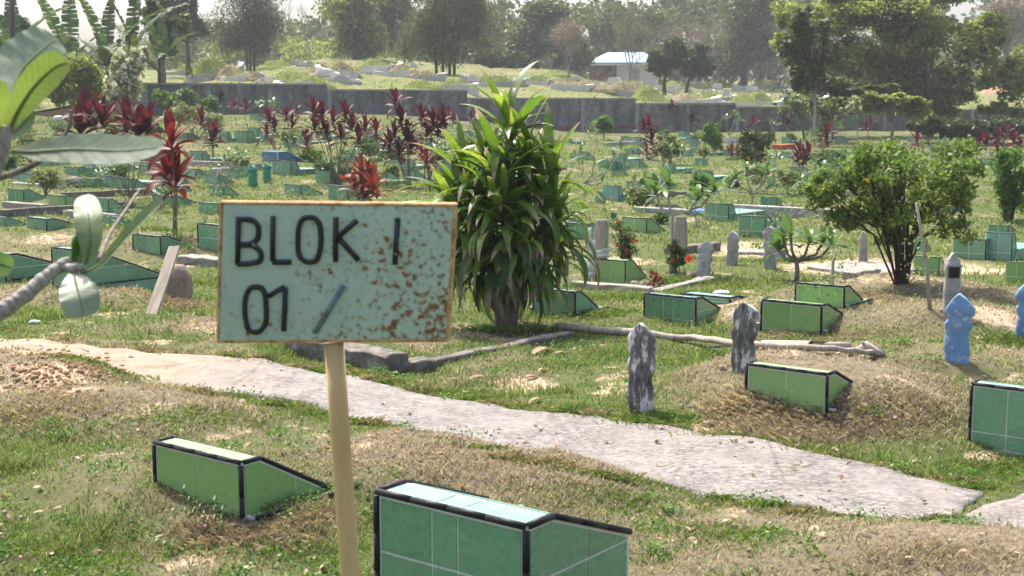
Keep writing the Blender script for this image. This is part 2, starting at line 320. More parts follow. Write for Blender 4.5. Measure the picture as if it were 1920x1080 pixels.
# ------------------------------------------------------------------ mesh helpers
def mesh_np(name, V, faces, mat=None, smooth=False, attrs=None):
    me = bpy.data.meshes.new(name); V = np.asarray(V, np.float32)
    if isinstance(faces, np.ndarray):
        nf, k = faces.shape; me.vertices.add(len(V)); me.vertices.foreach_set('co', V.ravel())
        me.loops.add(nf * k); me.loops.foreach_set('vertex_index', faces.astype(np.int32).ravel())
        me.polygons.add(nf); me.polygons.foreach_set('loop_start', np.arange(0, nf * k, k, dtype=np.int32))
        me.update(calc_edges=True)
    else:
        me.from_pydata([tuple(v) for v in V.tolist()], [], faces); me.update()
    for an, (ty, arr) in (attrs or {}).items():
        a = me.attributes.new(an, ty, 'POINT'); arr = np.asarray(arr, np.float32)
        a.data.foreach_set('color' if ty == 'FLOAT_COLOR' else 'value', arr.ravel())
    if smooth: me.polygons.foreach_set('use_smooth', np.ones(len(me.polygons), bool))
    if mat: me.materials.append(MATS[mat])
    return me
def link(name, me, parent=None, loc=None, mw=None):
    o = bpy.data.objects.new(name, me); COL.objects.link(o); o.parent = parent
    if loc is not None: o.location = loc
    if mw is not None: o.matrix_local = mw
    return o
def thing(name, label, cat, loc=(0, 0, 0), rz=0, group=None, me=None):
    o = bpy.data.objects.new(name, me); COL.objects.link(o); o.location = [float(v) for v in loc]; o.rotation_euler = (0, 0, rz)
    if me is None: o.empty_display_size = .1
    o['label'] = label; o['category'] = cat
    if group: o['group'] = group
    return o
def kind(o, k): o['kind'] = k; return o
class MB:
    def __init__(s): s.v = []; s.f = []; s.t = []
    def box(s, x0, x1, y0, y1, z0, z1):
        b = len(s.v); s.v += [(x, y, z) for z in (z0, z1) for y in (y0, y1) for x in (x0, x1)]
        s.f += [tuple(b + i for i in q) for q in ((0, 2, 3, 1), (4, 5, 7, 6), (0, 1, 5, 4), (2, 6, 7, 3), (0, 4, 6, 2), (1, 3, 7, 5))]; return s
    def prism(s, poly, off):      # planar 3D polygon extruded by vector off
        b = len(s.v); k = len(poly); poly = [np.asarray(p, float) for p in poly]; off = np.asarray(off, float)
        nrm = np.cross(poly[1] - poly[0], poly[2] - poly[1])
        if np.dot(nrm, off) > 0: poly = poly[::-1]
        s.v += [tuple(p) for p in poly] + [tuple(p + off) for p in poly]
        s.f.append(tuple(range(b, b + k))); s.f.append(tuple(range(b + 2 * k - 1, b + k - 1, -1)))
        s.f += [(b + (i + 1) % k, b + i, b + k + i, b + k + (i + 1) % k) for i in range(k)]; return s
    def tube(s, pts, rad, n=8, cap=True, closed=False):
        pts = [np.asarray(p, float) for p in pts]; m = len(pts); rad = [rad] * m if np.isscalar(rad) else list(rad)
        b = len(s.v); ref = None
        for i in range(m):
            d = (pts[(i + 1) % m] - pts[i - 1]) if closed else pts[min(i + 1, m - 1)] - pts[max(i - 1, 0)]
            d = d / (np.linalg.norm(d) + 1e-12)
            if ref is None: ref = np.cross(d, (0, 0, 1) if abs(d[2]) < .9 else (1, 0, 0))
            ref = ref - d * np.dot(ref, d); ref /= np.linalg.norm(ref) + 1e-12; w = np.cross(d, ref)
            s.v += [tuple(pts[i] + rad[i] * (math.cos(a) * ref + math.sin(a) * w)) for a in (2 * math.pi * k / n for k in range(n))]
        for i in range(m if closed else m - 1):
            a0 = b + i * n; a1 = b + ((i + 1) % m) * n
            s.f += [(a0 + k, a0 + (k + 1) % n, a1 + (k + 1) % n, a1 + k) for k in range(n)]
        if cap and not closed:
            s.f.append(tuple(b + k for k in range(n - 1, -1, -1))); s.f.append(tuple(b + (m - 1) * n + k for k in range(n)))
        return s
    def lathe(s, prof, n=16, c=(0, 0, 0)):
        b = len(s.v)
        for r, z in prof: s.v += [(c[0] + r * math.cos(2 * math.pi * k / n), c[1] + r * math.sin(2 * math.pi * k / n), c[2] + z) for k in range(n)]
        for i in range(len(prof) - 1): s.f += [(b + i * n + k, b + i * n + (k + 1) % n, b + (i + 1) * n + (k + 1) % n, b + (i + 1) * n + k) for k in range(n)]
        s.f.append(tuple(b + k for k in range(n - 1, -1, -1))); s.f.append(tuple(b + (len(prof) - 1) * n + k for k in range(n))); return s
    def mesh(s, mat, smooth=False, bevel=0, name='m'):
        me = bpy.data.meshes.new(name); me.from_pydata(s.v, [], s.f)
        if bevel:
            bm = bmesh.new(); bm.from_mesh(me); bmesh.ops.bevel(bm, geom=bm.edges[:], offset=bevel, segments=1, affect='EDGES', clamp_overlap=True); bm.to_mesh(me); bm.free()
        me.update(); me.materials.append(MATS[mat])
        if smooth: me.polygons.foreach_set('use_smooth', np.ones(len(me.polygons), bool))
        return me
    def build(s, name, mat, parent=None, smooth=False, bevel=0): return link(name, s.mesh(mat, smooth, bevel, name), parent)
def rough_mesh(me, amp, scale, seed=0):
    n = len(me.vertices); co = np.empty(n * 3, np.float32); me.vertices.foreach_get('co', co); co = co.reshape(-1, 3)
    d = np.stack([fbm(co[:, 1] * scale + seed, co[:, 2] * scale + 3), fbm(co[:, 0] * scale + seed + 9, co[:, 2] * scale + 1), fbm(co[:, 0] * scale + seed, co[:, 1] * scale + 7)], 1) - .5
    co += d * amp * 2; me.vertices.foreach_set('co', co.ravel().astype(np.float32)); me.update(); return me
def subdiv(me, cuts):
    bm = bmesh.new(); bm.from_mesh(me); bmesh.ops.subdivide_edges(bm, edges=bm.edges[:], cuts=cuts, use_grid_fill=True); bm.to_mesh(me); bm.free(); me.update(); return me

# ------------------------------------------------------------------ path outline (shared by ground cover and slab)
P_UP = [(-90, 603), (0, 617), (120, 640), (250, 655), (430, 668), (560, 688), (700, 712), (840, 742), (960, 764), (1100, 781), (1300, 815), (1500, 850), (1700, 886), (1850, 914)]
P_LO = [(1790, 962), (1730, 975), (1640, 980), (1500, 958), (1300, 922), (1150, 896), (1000, 868), (880, 836), (760, 806), (640, 790), (560, 768), (470, 752), (400, 744), (330, 725), (250, 706), (150, 680), (40, 655), (-90, 640)]
P_SLAB2 = [(1835, 952), (1870, 932), (1925, 922), (2050, 945), (2050, 1050), (1925, 1018), (1850, 995), (1815, 972)]
def flat_hit(px, py, z=0.0):
    r = ray(px, py); k = (z - CAM[2]) / r[2]; q = CAM + r * k; return q
def dens(pts, st=.06):
    out = []
    for i in range(len(pts)):
        a, b = pts[i], pts[(i + 1) % len(pts)]; L = np.linalg.norm(b - a); k = max(1, int(L / st))
        out += [a + (b - a) * j / k for j in range(k)]
    return np.array(out)
def outline(pxs, seed):
    p = dens([flat_hit(*q)[:2] for q in pxs]); c = np.stack([fbm(p[:, 0] * 9 + seed, p[:, 1] * 9), fbm(p[:, 0] * 9, p[:, 1] * 9 + 40 + seed)], 1) - .5
    return p + c * .07
PATH = [outline(P_UP + P_LO, 1), outline(P_SLAB2, 5)]
def inside(poly, x, y):
    r = np.zeros(np.shape(x), bool); xj, yj = poly[-1]
    for xi, yi in poly:
        c = ((yi > y) != (yj > y)) & (x < (xj - xi) * (y - yi) / (yj - yi + 1e-12) + xi); r ^= c; xj, yj = xi, yi
    return r
def on_path(x, y): return inside(PATH[0], x, y) | inside(PATH[1], x, y)
SOIL = [(hit(110, 700), .35, .75), (hit(150, 730), .25, .6), (hit(985, 722), .28, .75), (hit(940, 715), .16, .6), (hit(1130, 735), .14, .65), (hit(1330, 795), .16, .75), (hit(1350, 770), .12, .7),
        (hit(270, 770), .28, .5), (hit(680, 835), .12, .6), (hit(300, 640), .3, .55), (hit(250, 500), .5, .5), (hit(80, 450), .9, .55), (hit(1870, 590), .5, .65), (hit(1800, 505), 1.2, .65), (hit(1430, 470), 1.3, .7),
        (hit(1590, 500), 1.1, .75), (hit(1160, 490), .9, .6), (hit(1780, 640), .3, .5), (hit(1860, 860), .25, .6), (hit(1240, 1010), .1, .55), (hit(40, 640), .5, .8), (hit(560, 800), .2, .5), (hit(700, 700), .12, .6)]
def cover(x, y):
    _, dry = mound_sum(x, y)
    dry = np.maximum(dry * .95, sstep(.53, .74, fbm(x * .8 + 3, y * .8)) * .75) * (1 - .45 * sstep(12, 20, y))
    soil = np.zeros_like(np.asarray(x, float))
    for c, r, a in SOIL:
        q = ((x - c[0]) / r) ** 2 + ((y - c[1]) / r) ** 2; soil = np.maximum(soil, a * np.exp(-q))
    soil = np.maximum(soil, .5 * sstep(.56, .72, fbm(x * 1.7 + 9, y * 1.7 + 2)))
    return dry, soil
# ------------------------------------------------------------------ ground sheet
def axis(*segs):
    out = []
    for a, b, st in segs: out += list(np.arange(a, b - 1e-6, st))
    return np.array(out + [segs[-1][1]])
xs = axis((-160, -40, 8), (-40, -12, 1), (-12, -4.6, .2), (-4.6, 4.6, .05), (4.6, 12, .2), (12, 40, 1), (40, 160, 8))
vs = axis((-40, 2, 3), (2, 3.2, .1), (3.2, 13, .05), (13, 30, .2), (30, 64, .5))
X, Y = np.meshgrid(xs, vs); far = sstep(40, 64, Y); Y = Y + far * (np.clip(wall_y(X) + .15, 40, 110) - 64)
Z = T_front(X, Y); nx, ny = len(xs), len(vs)
idx = np.arange(nx * ny).reshape(ny, nx); quads = np.stack([idx[:-1, :-1], idx[:-1, 1:], idx[1:, 1:], idx[1:, :-1]], -1).reshape(-1, 4)
dry, soil = cover(X, Y); pth = on_path(X, Y); 
Z = np.where(pth, Z - .03, Z)
cv = np.stack([dry, np.where(pth, .6, soil), 0 * dry, 1 + 0 * dry], -1)
kind(link('ground', mesh_np('ground', np.stack([X, Y, Z], -1).reshape(-1, 3), quads, 'ground', True, {'cover': ('FLOAT_COLOR', cv.reshape(-1, 4))})), 'structure')
# hill sheet behind the wall
hx = axis((-260, -40, 10), (-40, 50, 1), (50, 320, 10)); hs = axis((0, 3, .5), (3, 60, 1.5), (60, 140, 5), (140, 800, 40))
X, Sg = np.meshgrid(hx, hs); Y = np.clip(wall_y(X), 40, 130) + .16 + Sg; Z = T_hill(X, Y); Z = np.where(Y < wall_y(X), T_front(X, Y), Z)
nx, ny = len(hx), len(hs); idx = np.arange(nx * ny).reshape(ny, nx); quads = np.stack([idx[:-1, :-1], idx[:-1, 1:], idx[1:, 1:], idx[1:, :-1]], -1).reshape(-1, 4)
kind(link('hill', mesh_np('hill', np.stack([X, Y, Z], -1).reshape(-1, 3), quads, 'hill_grass', True)), 'structure')
# path slabs: one sheet each, following the ground
def slab(poly, lift):
    bm = bmesh.new(); vsb = [bm.verts.new((p[0], p[1], 0)) for p in poly]; bm.faces.new(vsb)
    bmesh.ops.triangulate(bm, faces=bm.faces[:])
    for _ in range(3):
        es = [e for e in bm.edges if e.calc_length() > .12]
        if es: bmesh.ops.subdivide_edges(bm, edges=es, cuts=1); bmesh.ops.triangulate(bm, faces=bm.faces[:])
    for v in bm.verts: v.co.z = float(T_front(v.co.x, v.co.y)) + lift
    ex = bmesh.ops.extrude_edge_only(bm, edges=[e for e in bm.edges if e.is_boundary])
    for v in ex['geom']:
        if isinstance(v, bmesh.types.BMVert): v.co.z -= .09
    me = bpy.data.meshes.new('path'); bm.to_mesh(me); bm.free(); me.polygons.foreach_set('use_smooth', np.ones(len(me.polygons), bool)); me.materials.append(MATS['path_concrete']); return me
for k, poly in enumerate(PATH): kind(link('path', slab(poly, .006 + .003 * k)), 'structure')
# ------------------------------------------------------------------ tiled graves
YAW = R(-37.5)
FOOT = []           # footprints kept clear of grass: x, y, r
def clip_poly(poly, a, b, c):          # keep a*x+b*y<=c
    out = []
    for i in range(len(poly)):
        p, q = poly[i], poly[(i + 1) % len(poly)]; dp = a * p[0] + b * p[1] - c; dq = a * q[0] + b * q[1] - c
        if dp <= 0: out.append(p)
        if dp * dq < 0: k = dp / (dp - dq); out.append((p[0] + (q[0] - p[0]) * k, p[1] + (q[1] - p[1]) * k))
    return out
def cells(poly, us, vs_, g):
    res = []
    for i in range(len(us) - 1):
        for j in range(len(vs_) - 1):
            q = clip_poly(clip_poly(clip_poly(clip_poly(poly, 1, 0, us[i + 1] - g), -1, 0, -us[i] - g), 0, 1, vs_[j + 1] - g), 0, -1, -vs_[j] - g)
            if len(q) >= 3:
                a = abs(sum(q[k][0] * q[(k + 1) % len(q)][1] - q[(k + 1) % len(q)][0] * q[k][1] for k in range(len(q)))) / 2
                if a > 2e-4: res.append(q)
    return res
def inset_convex(poly, e):
    c = np.mean(poly, 0); out = list(poly); P = list(poly)
    for i in range(len(P)):
        p, q = np.array(P[i]), np.array(P[(i + 1) % len(P)]); d = q - p; nrm = np.array([d[1], -d[0]]) / (np.linalg.norm(d) + 1e-9)
        if np.dot(nrm, c - p) > 0: nrm = -nrm
        out = clip_poly(out, nrm[0], nrm[1], float(np.dot(nrm, p)) - e)
    return out
def rod(t, p, q, r, seg, mat, n=6, name='edge_trim'):
    p = np.array(p); q = np.array(q); L = np.linalg.norm(q - p); k = max(1, round(L / seg)); d = (q - p) / k
    for i in range(k):
        a = p + d * (i + .012); b = p + d * (i + .988)
        MB().tube([a, b], r, n).build(name, mat, t, True)
def grave(label, blx, br, topy, tile='tile_green', cols=(1, 1), rows=(1,), t=.10, L=.42, zend=0., plinth=True, detail=2, trim='trim_black', toptile=None, sidetile=None, group=None, body=0, dyaw=0., name='tiled_grave', sink=0.0, z=None, skirt=.3):
    P = hit(*br) if z is None else flat_hit(br[0], br[1], z)
    yaw = YAW + dyaw; eu = np.array([math.cos(yaw), math.sin(yaw), 0])
    lo, hi = .02, 4.
    for _ in range(40):
        w = (lo + hi) / 2
        if proj(P - eu * w)[0] > blx: lo = w
        else: hi = w
    lo, hi = .02, 3.
    for _ in range(40):
        H = (lo + hi) / 2
        if proj(P + np.array([0, 0, H]))[1] > topy: lo = H
        else: hi = H
    s = w / .5; t *= s; L *= s
    toptile = toptile or tile; sidetile = sidetile or tile  # a paler toptile puts the bright glare on the tops into the colour
    C = P - eu * w / 2; C[2] -= sink; H += sink
    th = thing(name, label, 'grave', C, yaw, group)
    ev = np.array([-eu[1], eu[0], 0]); cc = C + ev * (t + L) / 2; FOOT.append((cc[0], cc[1], max(w, t + L) * .55))
    e = .0165 * s if detail > 1 else .014 * s; th_ = .003 * s; g = .0034 * s if detail > 1 else .005 * s; hw = w / 2
    ci_ = .0012 * s; prof = [(ci_, -skirt), (ci_, H - ci_), (t, H - ci_), (t + L - ci_, zend), (t + L - ci_, -skirt)]
    MB().prism([(-hw + ci_, y, z_) for y, z_ in prof], (w - 2 * ci_, 0, 0)).build('core', 'grout', th)
    us = np.concatenate([[0], np.cumsum(cols)]); us = us / us[-1] * w - hw
    vz = np.concatenate([[0], np.cumsum(rows)]); vz = vz / vz[-1] * H; vz = np.concatenate([[-skirt * .8], vz])
    for q in cells([(-hw + e, -skirt), (hw - e, -skirt), (hw - e, H - e), (-hw + e, H - e)], us, vz, g):
        MB().prism([(a, 0.006 * s, b) for a, b in q], (0, -.006 * s - th_ * .5, 0)).build('tile', tile, th)
    for q in cells([(-hw + e, e), (hw - e, e), (hw - e, t - (e * .6)), (-hw + e, t - e * .6)], us, [0, t], g):
        MB().prism([(a, b, H - .008 * s) for a, b in q], (0, 0, .008 * s + th_ * .4)).build('tile', toptile, th)
    side = inset_convex([(0, -skirt), (0, H), (t, H), (t + L, zend), (t + L, -skirt)], e)
    uy = [0, t + L * .42, t + L] if detail > 1 else [0, t + L]
    vz2 = [-skirt, 0.02, max(H * .5, .03), H + 1] if len(rows) > 1 else [-skirt, .012, H + 1]
    for sg in (1, -1) if detail > 1 else (1,):
        for q in cells(side, uy, vz2, g):
            MB().prism([(sg * (hw - .007 * s), a, b) for a, b in q], (sg * (.007 * s + th_ * .5), 0, 0)).build('tile', sidetile, th)
    sl = math.hypot(L, H - zend); dy, dz = L / sl, (zend - H) / sl; nn = np.array([0, -dz, dy])
    for q in cells([(-hw + e, e * .6), (hw - e, e * .6), (hw - e, sl - e), (-hw + e, sl - e)], us, [0, sl * .5, sl] if detail > 1 else [0, sl], g):
        MB().prism([np.array((a, t + b * dy, H + b * dz)) - nn * .006 for a, b in q], nn * (.007 + th_ * .5)).build('tile', toptile, th)
    r = .0098 * s
    if trim:
        seg = .125 * s if detail > 1 else 9
        A0, A1 = (-hw, 0, H), (hw, 0, H)
        rod(th, A0, A1, r, seg, trim, 8 if detail > 1 else 5)
        for sg in (1, -1) if detail > 1 else (1,):
            rod(th, (sg * hw, 0, H - r), (sg * hw, 0, -.02), r, .12 * s if detail > 1 else 9, 'trim_plain')
            rod(th, (sg * hw, r, H), (sg * hw, t, H), r, 9, 'trim_plain'); rod(th, (sg * hw, t, H), (sg * hw, t + L, zend), r, seg, 'trim_plain')
    if plinth and detail > 1:
        o = .055 * s; hp = .03 * s
        b = MB().box(hw + .004, hw + o, .012, t + L + o, -skirt, hp).box(-hw - o, -hw - .004, .012, t + L + o, -skirt, hp).box(-hw - o * .99, hw + o * .99, t + L + .004, t + L + o * .99, -skirt, hp)
        b.build('plinth', toptile, th)
        for sg in (1, -1):
            rod(th, (sg * (hw + o), .012, hp), (sg * (hw + o), t + L + o, hp), r, seg, 'trim_plain'); rod(th, (sg * hw, .012, hp), (sg * (hw + o), .012, hp), r, 9, 'trim_worn')
    if body:
        bw = hw * 1.12; bl = body; hb = H * .34
        MB().box(-bw, bw, t + .02, t + bl, -skirt, hb).build('grave_body', sidetile, th)
        MB().box(-bw - .03, bw + .03, t + .03, t + bl + .03, hb + .001, hb + .03).build('ledge', toptile, th)
        FOOT.append((C + ev * (t + bl / 2))[[0, 1]].tolist() + [bl * .5])
    return th
grave('light green two-tile grave with black trim, on grass near the yellow pole', 293, (455, 984), 868, 'tile_light_green', t=.092, L=.42, toptile='tile_light_green')
grave('dark mottled green grave with dotted black trim, standing close behind the yellow pole', 709, (986, 1215), 988, 'tile_green', cols=(1, .45, 1.12), rows=(.95, 1.05), t=.115, L=.36, zend=.22, plinth=False, toptile='tile_pale_teal')
grave('light green two-tile grave on the brown bank beside the concrete path', 1398.5, (1549, 778), 702, 'tile_light_green', L=.56)
grave('light green two-tile grave right behind the blackened stone marker and log', 1427, (1539, 627), 573, 'tile_light_green', L=.58)
grave('light green grave with orange leaves on its top, near the round shrub', 1491, (1582, 578), 538, 'tile_light_green', L=.4)
grave('dark green three-tile grave with wide ledge, in front of the red flower bushes', 1208, (1304, 612), 560, 'tile_green', cols=(1, .5, 1.15), rows=(.22, 1), t=.1, L=.55, toptile='tile_pale_teal')
grave('teal two-row grave with stepped base at the edge of the brown mound', 1817, (1990, 862), 741, 'tile_green', cols=(1, 1, .5), rows=(.32, 1), t=.11, L=.42, toptile='tile_pale_teal')
grave('teal green grave half hidden behind the big leafy plant', 1000, (1078, 592), 548, 'tile_teal', t=.09, L=.36, toptile='tile_pale_teal')
grave('light green grave between the wooden plank marker and red flower bush', 1118, (1172, 531), 490, 'tile_light_green', t=.2, L=.42, plinth=False)
grave('low teal tiled kerb grave lying beside the dark green three-tile grave', 1278, (1368, 568), 559, 'tile_teal', t=.16, L=.25, plinth=False, toptile='tile_pale_teal')
grave('tall dark green two-row grave beside the bare branch tip', 100, (154, 541), 470, 'tile_green', cols=(1, 1), rows=(.7, 1), t=.12, L=1.0, toptile='tile_pale_teal')
grave('dark green two-row grave behind the thick grey branch', -46, (12, 530), 478, 'tile_green', cols=(1, 1), rows=(.35, 1), t=.12, L=.8)
grave('dark green wedge grave behind the leaning weathered plank', 250, (302, 478), 444, 'tile_green', t=.09, L=.55, plinth=False)
grave('green two-row grave on a concrete base behind the rusty sign', 372, (428, 476), 424, 'tile_green', cols=(1, 1, 1), rows=(1, 1), t=.12, L=.5)
GG = 'green tiled graves across the burial field'
GLS = ['small bright light green tiled grave out in the grassy burial field', 'small dark green tiled grave out in the grassy burial field', 'small teal tiled grave out in the grassy burial field', 'pale teal tiled grave out in the grassy burial field']
FARG = [  # left x, right (x, bottom y), top y, tile, body
 (15, 45, 378, 356, 1, 0), (90, 124, 392, 368, 0, 0), (176, 204, 402, 373, 1, 0), (285, 324, 387, 368, 1, 0), (372, 410, 403, 382, 1, 0), (-14, 10, 424, 408, 1, 0), (50, 88, 432, 411, 1, 0),
 (197, 222, 425, 407, 1, 0), (300, 326, 360, 336, 2, 0), (392, 420, 372, 350, 1, 0), (510, 546, 330, 302, 2, .9), (592, 620, 345, 321, 1, 0), (533, 564, 366, 347, 1, 0), (615, 652, 378, 350, 1, 0),
 (355, 380, 308, 284, 2, 1.6), (410, 427, 268, 247, 2, .9), (439, 465, 269, 246, 1, .9), (464, 483, 262, 240, 2, .8), (488, 501, 268, 255, 2, 0), (468, 480, 226, 213, 2, 0), (482, 499, 231, 217, 2, .8),
 (1165, 1212, 438, 410, 0, 0), (1383, 1434, 446, 407, 1, 0), (1437, 1462, 430, 407, 1, 0), (1320, 1366, 416, 383, 1, 1.0), (1228, 1262, 397, 384, 1, 0), (1425, 1455, 391, 371, 1, 0), (1116, 1127, 380, 360, 1, 0),
 (1130, 1160, 378, 349, 3, 1.3), (1122, 1148, 320, 300, 1, 0), (1149, 1170, 306, 288, 2, 1.0), (1146, 1167, 330, 321, 1, 0), (1240, 1262, 326, 306, 1, 1.0), (1310, 1326, 293, 281, 1, .9), (1465, 1481, 270, 257, 2, .8),
 (1462, 1479, 296, 285, 2, 0), (1481, 1505, 322, 313, 2, 0), (1366, 1380, 264, 257, 2, 0), (1785, 1847, 487, 450, 1, 0), (1846, 1896, 490, 438, 3, .8), (1712, 1760, 517, 483, 0, 0), (1884, 1926, 532, 493, 0, 0),
 (1852, 1890, 437, 424, 1, 0), (1052, 1104, 447, 420, 1, 0), (1040, 1075, 436, 412, 2, 0), (1440, 1456, 352, 338, 1, 0), (1172, 1200, 268, 258, 2, 0), (690, 725, 345, 325, 2, 0), (725, 765, 320, 300, 2, .9), (820, 860, 330, 306, 2, .9), (860, 890, 352, 335, 1, 0), (640, 668, 305, 288, 2, .9),
 (590, 612, 262, 248, 2, .8), (680, 702, 268, 252, 2, .8), (1080, 1100, 300, 286, 2, 0), (1500, 1530, 300, 288, 2, 0), (1540, 1566, 330, 315, 1, 0), (1880, 1910, 380, 360, 1, 0), (1400, 1424, 330, 318, 1, 0), (1276, 1300, 270, 260, 2, 0), (1330, 1350, 260, 251, 2, 0), (1690, 1730, 470, 445, 1, 0), (1650, 1680, 300, 288, 2, 0), (1740, 1765, 285, 273, 2, 0),
 (40, 70, 345, 327, 2, 0), (120, 148, 330, 314, 2, 0), (200, 226, 322, 306, 2, 0), (150, 176, 352, 336, 1, 0), (560, 580, 300, 288, 2, 0), (420, 446, 335, 320, 2, 0), (250, 272, 300, 287, 2, 0), (330, 352, 262, 250, 2, 0), (1010, 1030, 268, 256, 2, 0), (940, 960, 262, 250, 2, 0), (780, 804, 285, 270, 2, .8), (860, 880, 258, 246, 2, .6)]
for k_ in range(85):              # further graves of the same kinds in the gaps of the field
    yy = 252 + 110 * random.random() ** 1.3; xx = random.uniform(-10, 1930)
    if yy > 300 and 830 < xx < 1090 or yy > 350 and 400 < xx < 860: continue
    ww = (yy - 190) * .17 * random.uniform(.8, 1.2); FARG.append((xx, xx + ww, yy, yy - ww * random.uniform(.55, .85), random.choice((1, 2, 2, 3)), random.choice((0, 0, .9))))
TT = ['tile_light_green', 'tile_green', 'tile_teal', 'tile_pale_teal']
MARKS = [(488, 330, 'beside the two small green painted markers'), (525, 295, 'next to the blue box grave'), (545, 270, 'by the pale domed shrub'), (1412, 300, 'by the yellow-flowered bush'), (1890, 380, 'by the feathery upright shrub'), (1690, 500, 'behind the round shrub'), (1200, 440, 'behind the taller red-flowered bush'), (1450, 440, 'behind the paired grey stone markers'), (680, 375, 'beside the low orange red cordyline'), (760, 330, 'under the tallest maroon cordyline'), (245, 370, 'under the left maroon cordyline cluster'), (400, 390, 'behind the top left sign corner'), (1783, 480, 'behind the black-plaqued post marker'), (1133, 270, 'by the feathery shrub against the wall'), (1470, 275, 'by the short red brick kerb'), (138, 345, 'beside the dark low boulder'), (1305, 395, 'beside the folded blue sheet'), (1095, 425, 'at the edge of the big dracaena'), (318, 400, 'behind the slim red cordyline'), (632, 340, 'under the wide maroon thicket')]
used_ = set(); best = {}
for i_, (a, b, yb, yt, k, bd) in enumerate(FARG):
    for j_, (mx_, my_, ph_) in enumerate(MARKS):
        q_ = math.hypot((a + b) / 2 - mx_, (yb - my_) * 2)
        if q_ < 90 and q_ < best.get((j_, k, bool(bd)), (1e9, 0))[0]: best[j_, k, bool(bd)] = (q_, i_)
near_ = {}
for (j_, k, bd_), (q_, i_) in best.items():
    if q_ < near_.get(i_, (1e9, ''))[0]: near_[i_] = (q_, MARKS[j_][2])
for i_, (a, b, yb, yt, k, bd) in enumerate(FARG):
    grave((GLS[k].replace('out in the grassy burial field', near_[i_][1]) if i_ in near_ else GLS[k]) + (' with long low body' if bd else ''), a, (b, yb), yt, TT[k], cols=(1, 1), rows=(.4, 1) if (yb - yt) > 28 else (1,), t=.12, L=.45 if not bd else .2, plinth=False, detail=1, toptile='tile_pale_teal' if k else 'tile_light_green', group=GG + ', ' + TT[k].replace('tile_', '').replace('_', ' ') + (' with long bodies' if bd else ''), body=bd, dyaw=random.uniform(-.06, .06), trim='trim_plain')
grave('blue painted box grave beside the green field graves', 490, (521, 306), 284, 'tile_blue', cols=(1,), t=.3, L=.5, plinth=False, detail=1, trim=None)
# ------------------------------------------------------------------ grave markers of stone and wood
NISAN = [(0, .80), (.12, .88), (.28, .90), (.40, .74), (.50, .96), (.58, 1.0), (.64, .84), (.68, .84), (.72, 1.0), (.82, 1.0), (.90, .78), (.96, .40), (1.0, .06)]
NISAN2 = [(0, .80), (.20, .86), (.42, .78), (.56, .96), (.62, .74), (.66, .74), (.70, .98), (.78, 1.0), (.87, .74), (.95, .36), (1.0, .08)]
POST = [(0, 1), (.30, 1), (.62, .92), (.66, 1.0), (.80, 1.0), (.83, .7), (.86, .92), (.91, .6), (.95, .4), (1, .12)]
SLABP = [(0, .95), (.5, 1.0), (.8, .98), (.92, .9), (1, .75)]
def marker(name, label, base, topy, wpx, mat, prof=NISAN, thick=.38, dyaw=0., tilt=(0, 0), group=None, rough=.012, z=None):
    P = hit(*base) if z is None else flat_hit(base[0], base[1], z); d = P[1]; w = wpx * 1.1 * d / F; dyaw = dyaw + .12
    lo, hi = .02, 4.
    for _ in range(40):
        H = (lo + hi) / 2
        if proj(P + np.array([0, 0, H]))[1] > topy: lo = H
        else: hi = H
    pr = np.array(prof); zz = np.linspace(0, 1, 26); hw = np.interp(zz, pr[:, 0], pr[:, 1]) * w / 2
    V = []; nn = 12; Fc = []
    zz = np.concatenate([[-.25], zz]); hw = np.concatenate([[hw[0]], hw])
    for k, (z_, h) in enumerate(zip(zz, hw)):
        ty = thick * w * .5 * (1 if z_ < .85 else .75)
        for j in range(nn):
            a = 2 * math.pi * j / nn; cx, sy = math.cos(a), math.sin(a)
            V.append((h * np.sign(cx) * abs(cx) ** .35, ty * np.sign(sy) * abs(sy) ** .35, z_ * H))
    for k in range(len(zz) - 1): Fc += [(k * nn + j, k * nn + (j + 1) % nn, (k + 1) * nn + (j + 1) % nn, (k + 1) * nn + j) for j in range(nn)]
    Fc.append(tuple(range((len(zz) - 1) * nn, len(zz) * nn)))
    me = mesh_np(name, V, Fc, mat, True); rough_mesh(me, rough * w / .1, 9 / max(w, .05) * .12, random.random() * 40)
    o = thing(name, label, 'grave marker', P, YAW + dyaw, group, me); o.rotation_euler = (tilt[0], tilt[1], YAW + dyaw); FOOT.append((P[0], P[1], w * .5)); return o, P, w, H
marker('stone_marker', 'blackened stone grave marker with white streaks, beside the concrete path', (1203, 774), 604, 50, 'weathered_stone', tilt=(0, -.02), dyaw=.12)
marker('stone_marker', 'blackened stone grave marker standing in front of the long grey log', (1392, 692), 565, 46, 'weathered_stone', tilt=(0, .02), dyaw=.12)
marker('blue_marker', 'blue painted wavy grave marker in the grass beside the brown mound', (1795, 676), 550, 50, 'blue_paint', NISAN2, dyaw=.2)
marker('blue_marker', 'blue painted grave marker cut by the frame edge beside the pale rubble', (1926, 640), 526, 52, 'blue_paint', NISAN2, dyaw=.2)
marker('stone_marker', 'weathered grey stone marker among rocks beside the low red flower bush', (1318, 522), 452, 28, 'grey_stone', tilt=(-.1, .06))
marker('stone_marker', 'slim mottled grey stone marker on grass with scalloped sides', (1373, 497), 434, 22, 'grey_stone')
marker('stone_marker', 'front one of two paired grey stone markers on the grass', (1443, 503), 425, 25, 'grey_stone')
marker('stone_marker', 'rear one of two paired grey stone markers, partly hidden', (1463, 482), 423, 24, 'grey_stone')
marker('stone_marker', 'thin pale stone post marker beside the pale concrete slab', (1618, 497), 433, 14, 'concrete_pale', POST, .8)
o, P, w, H = marker('post_marker', 'grey stepped post marker with a black square plaque', (1783, 588), 474, 27, 'grey_stone', POST, .8, dyaw=.4)
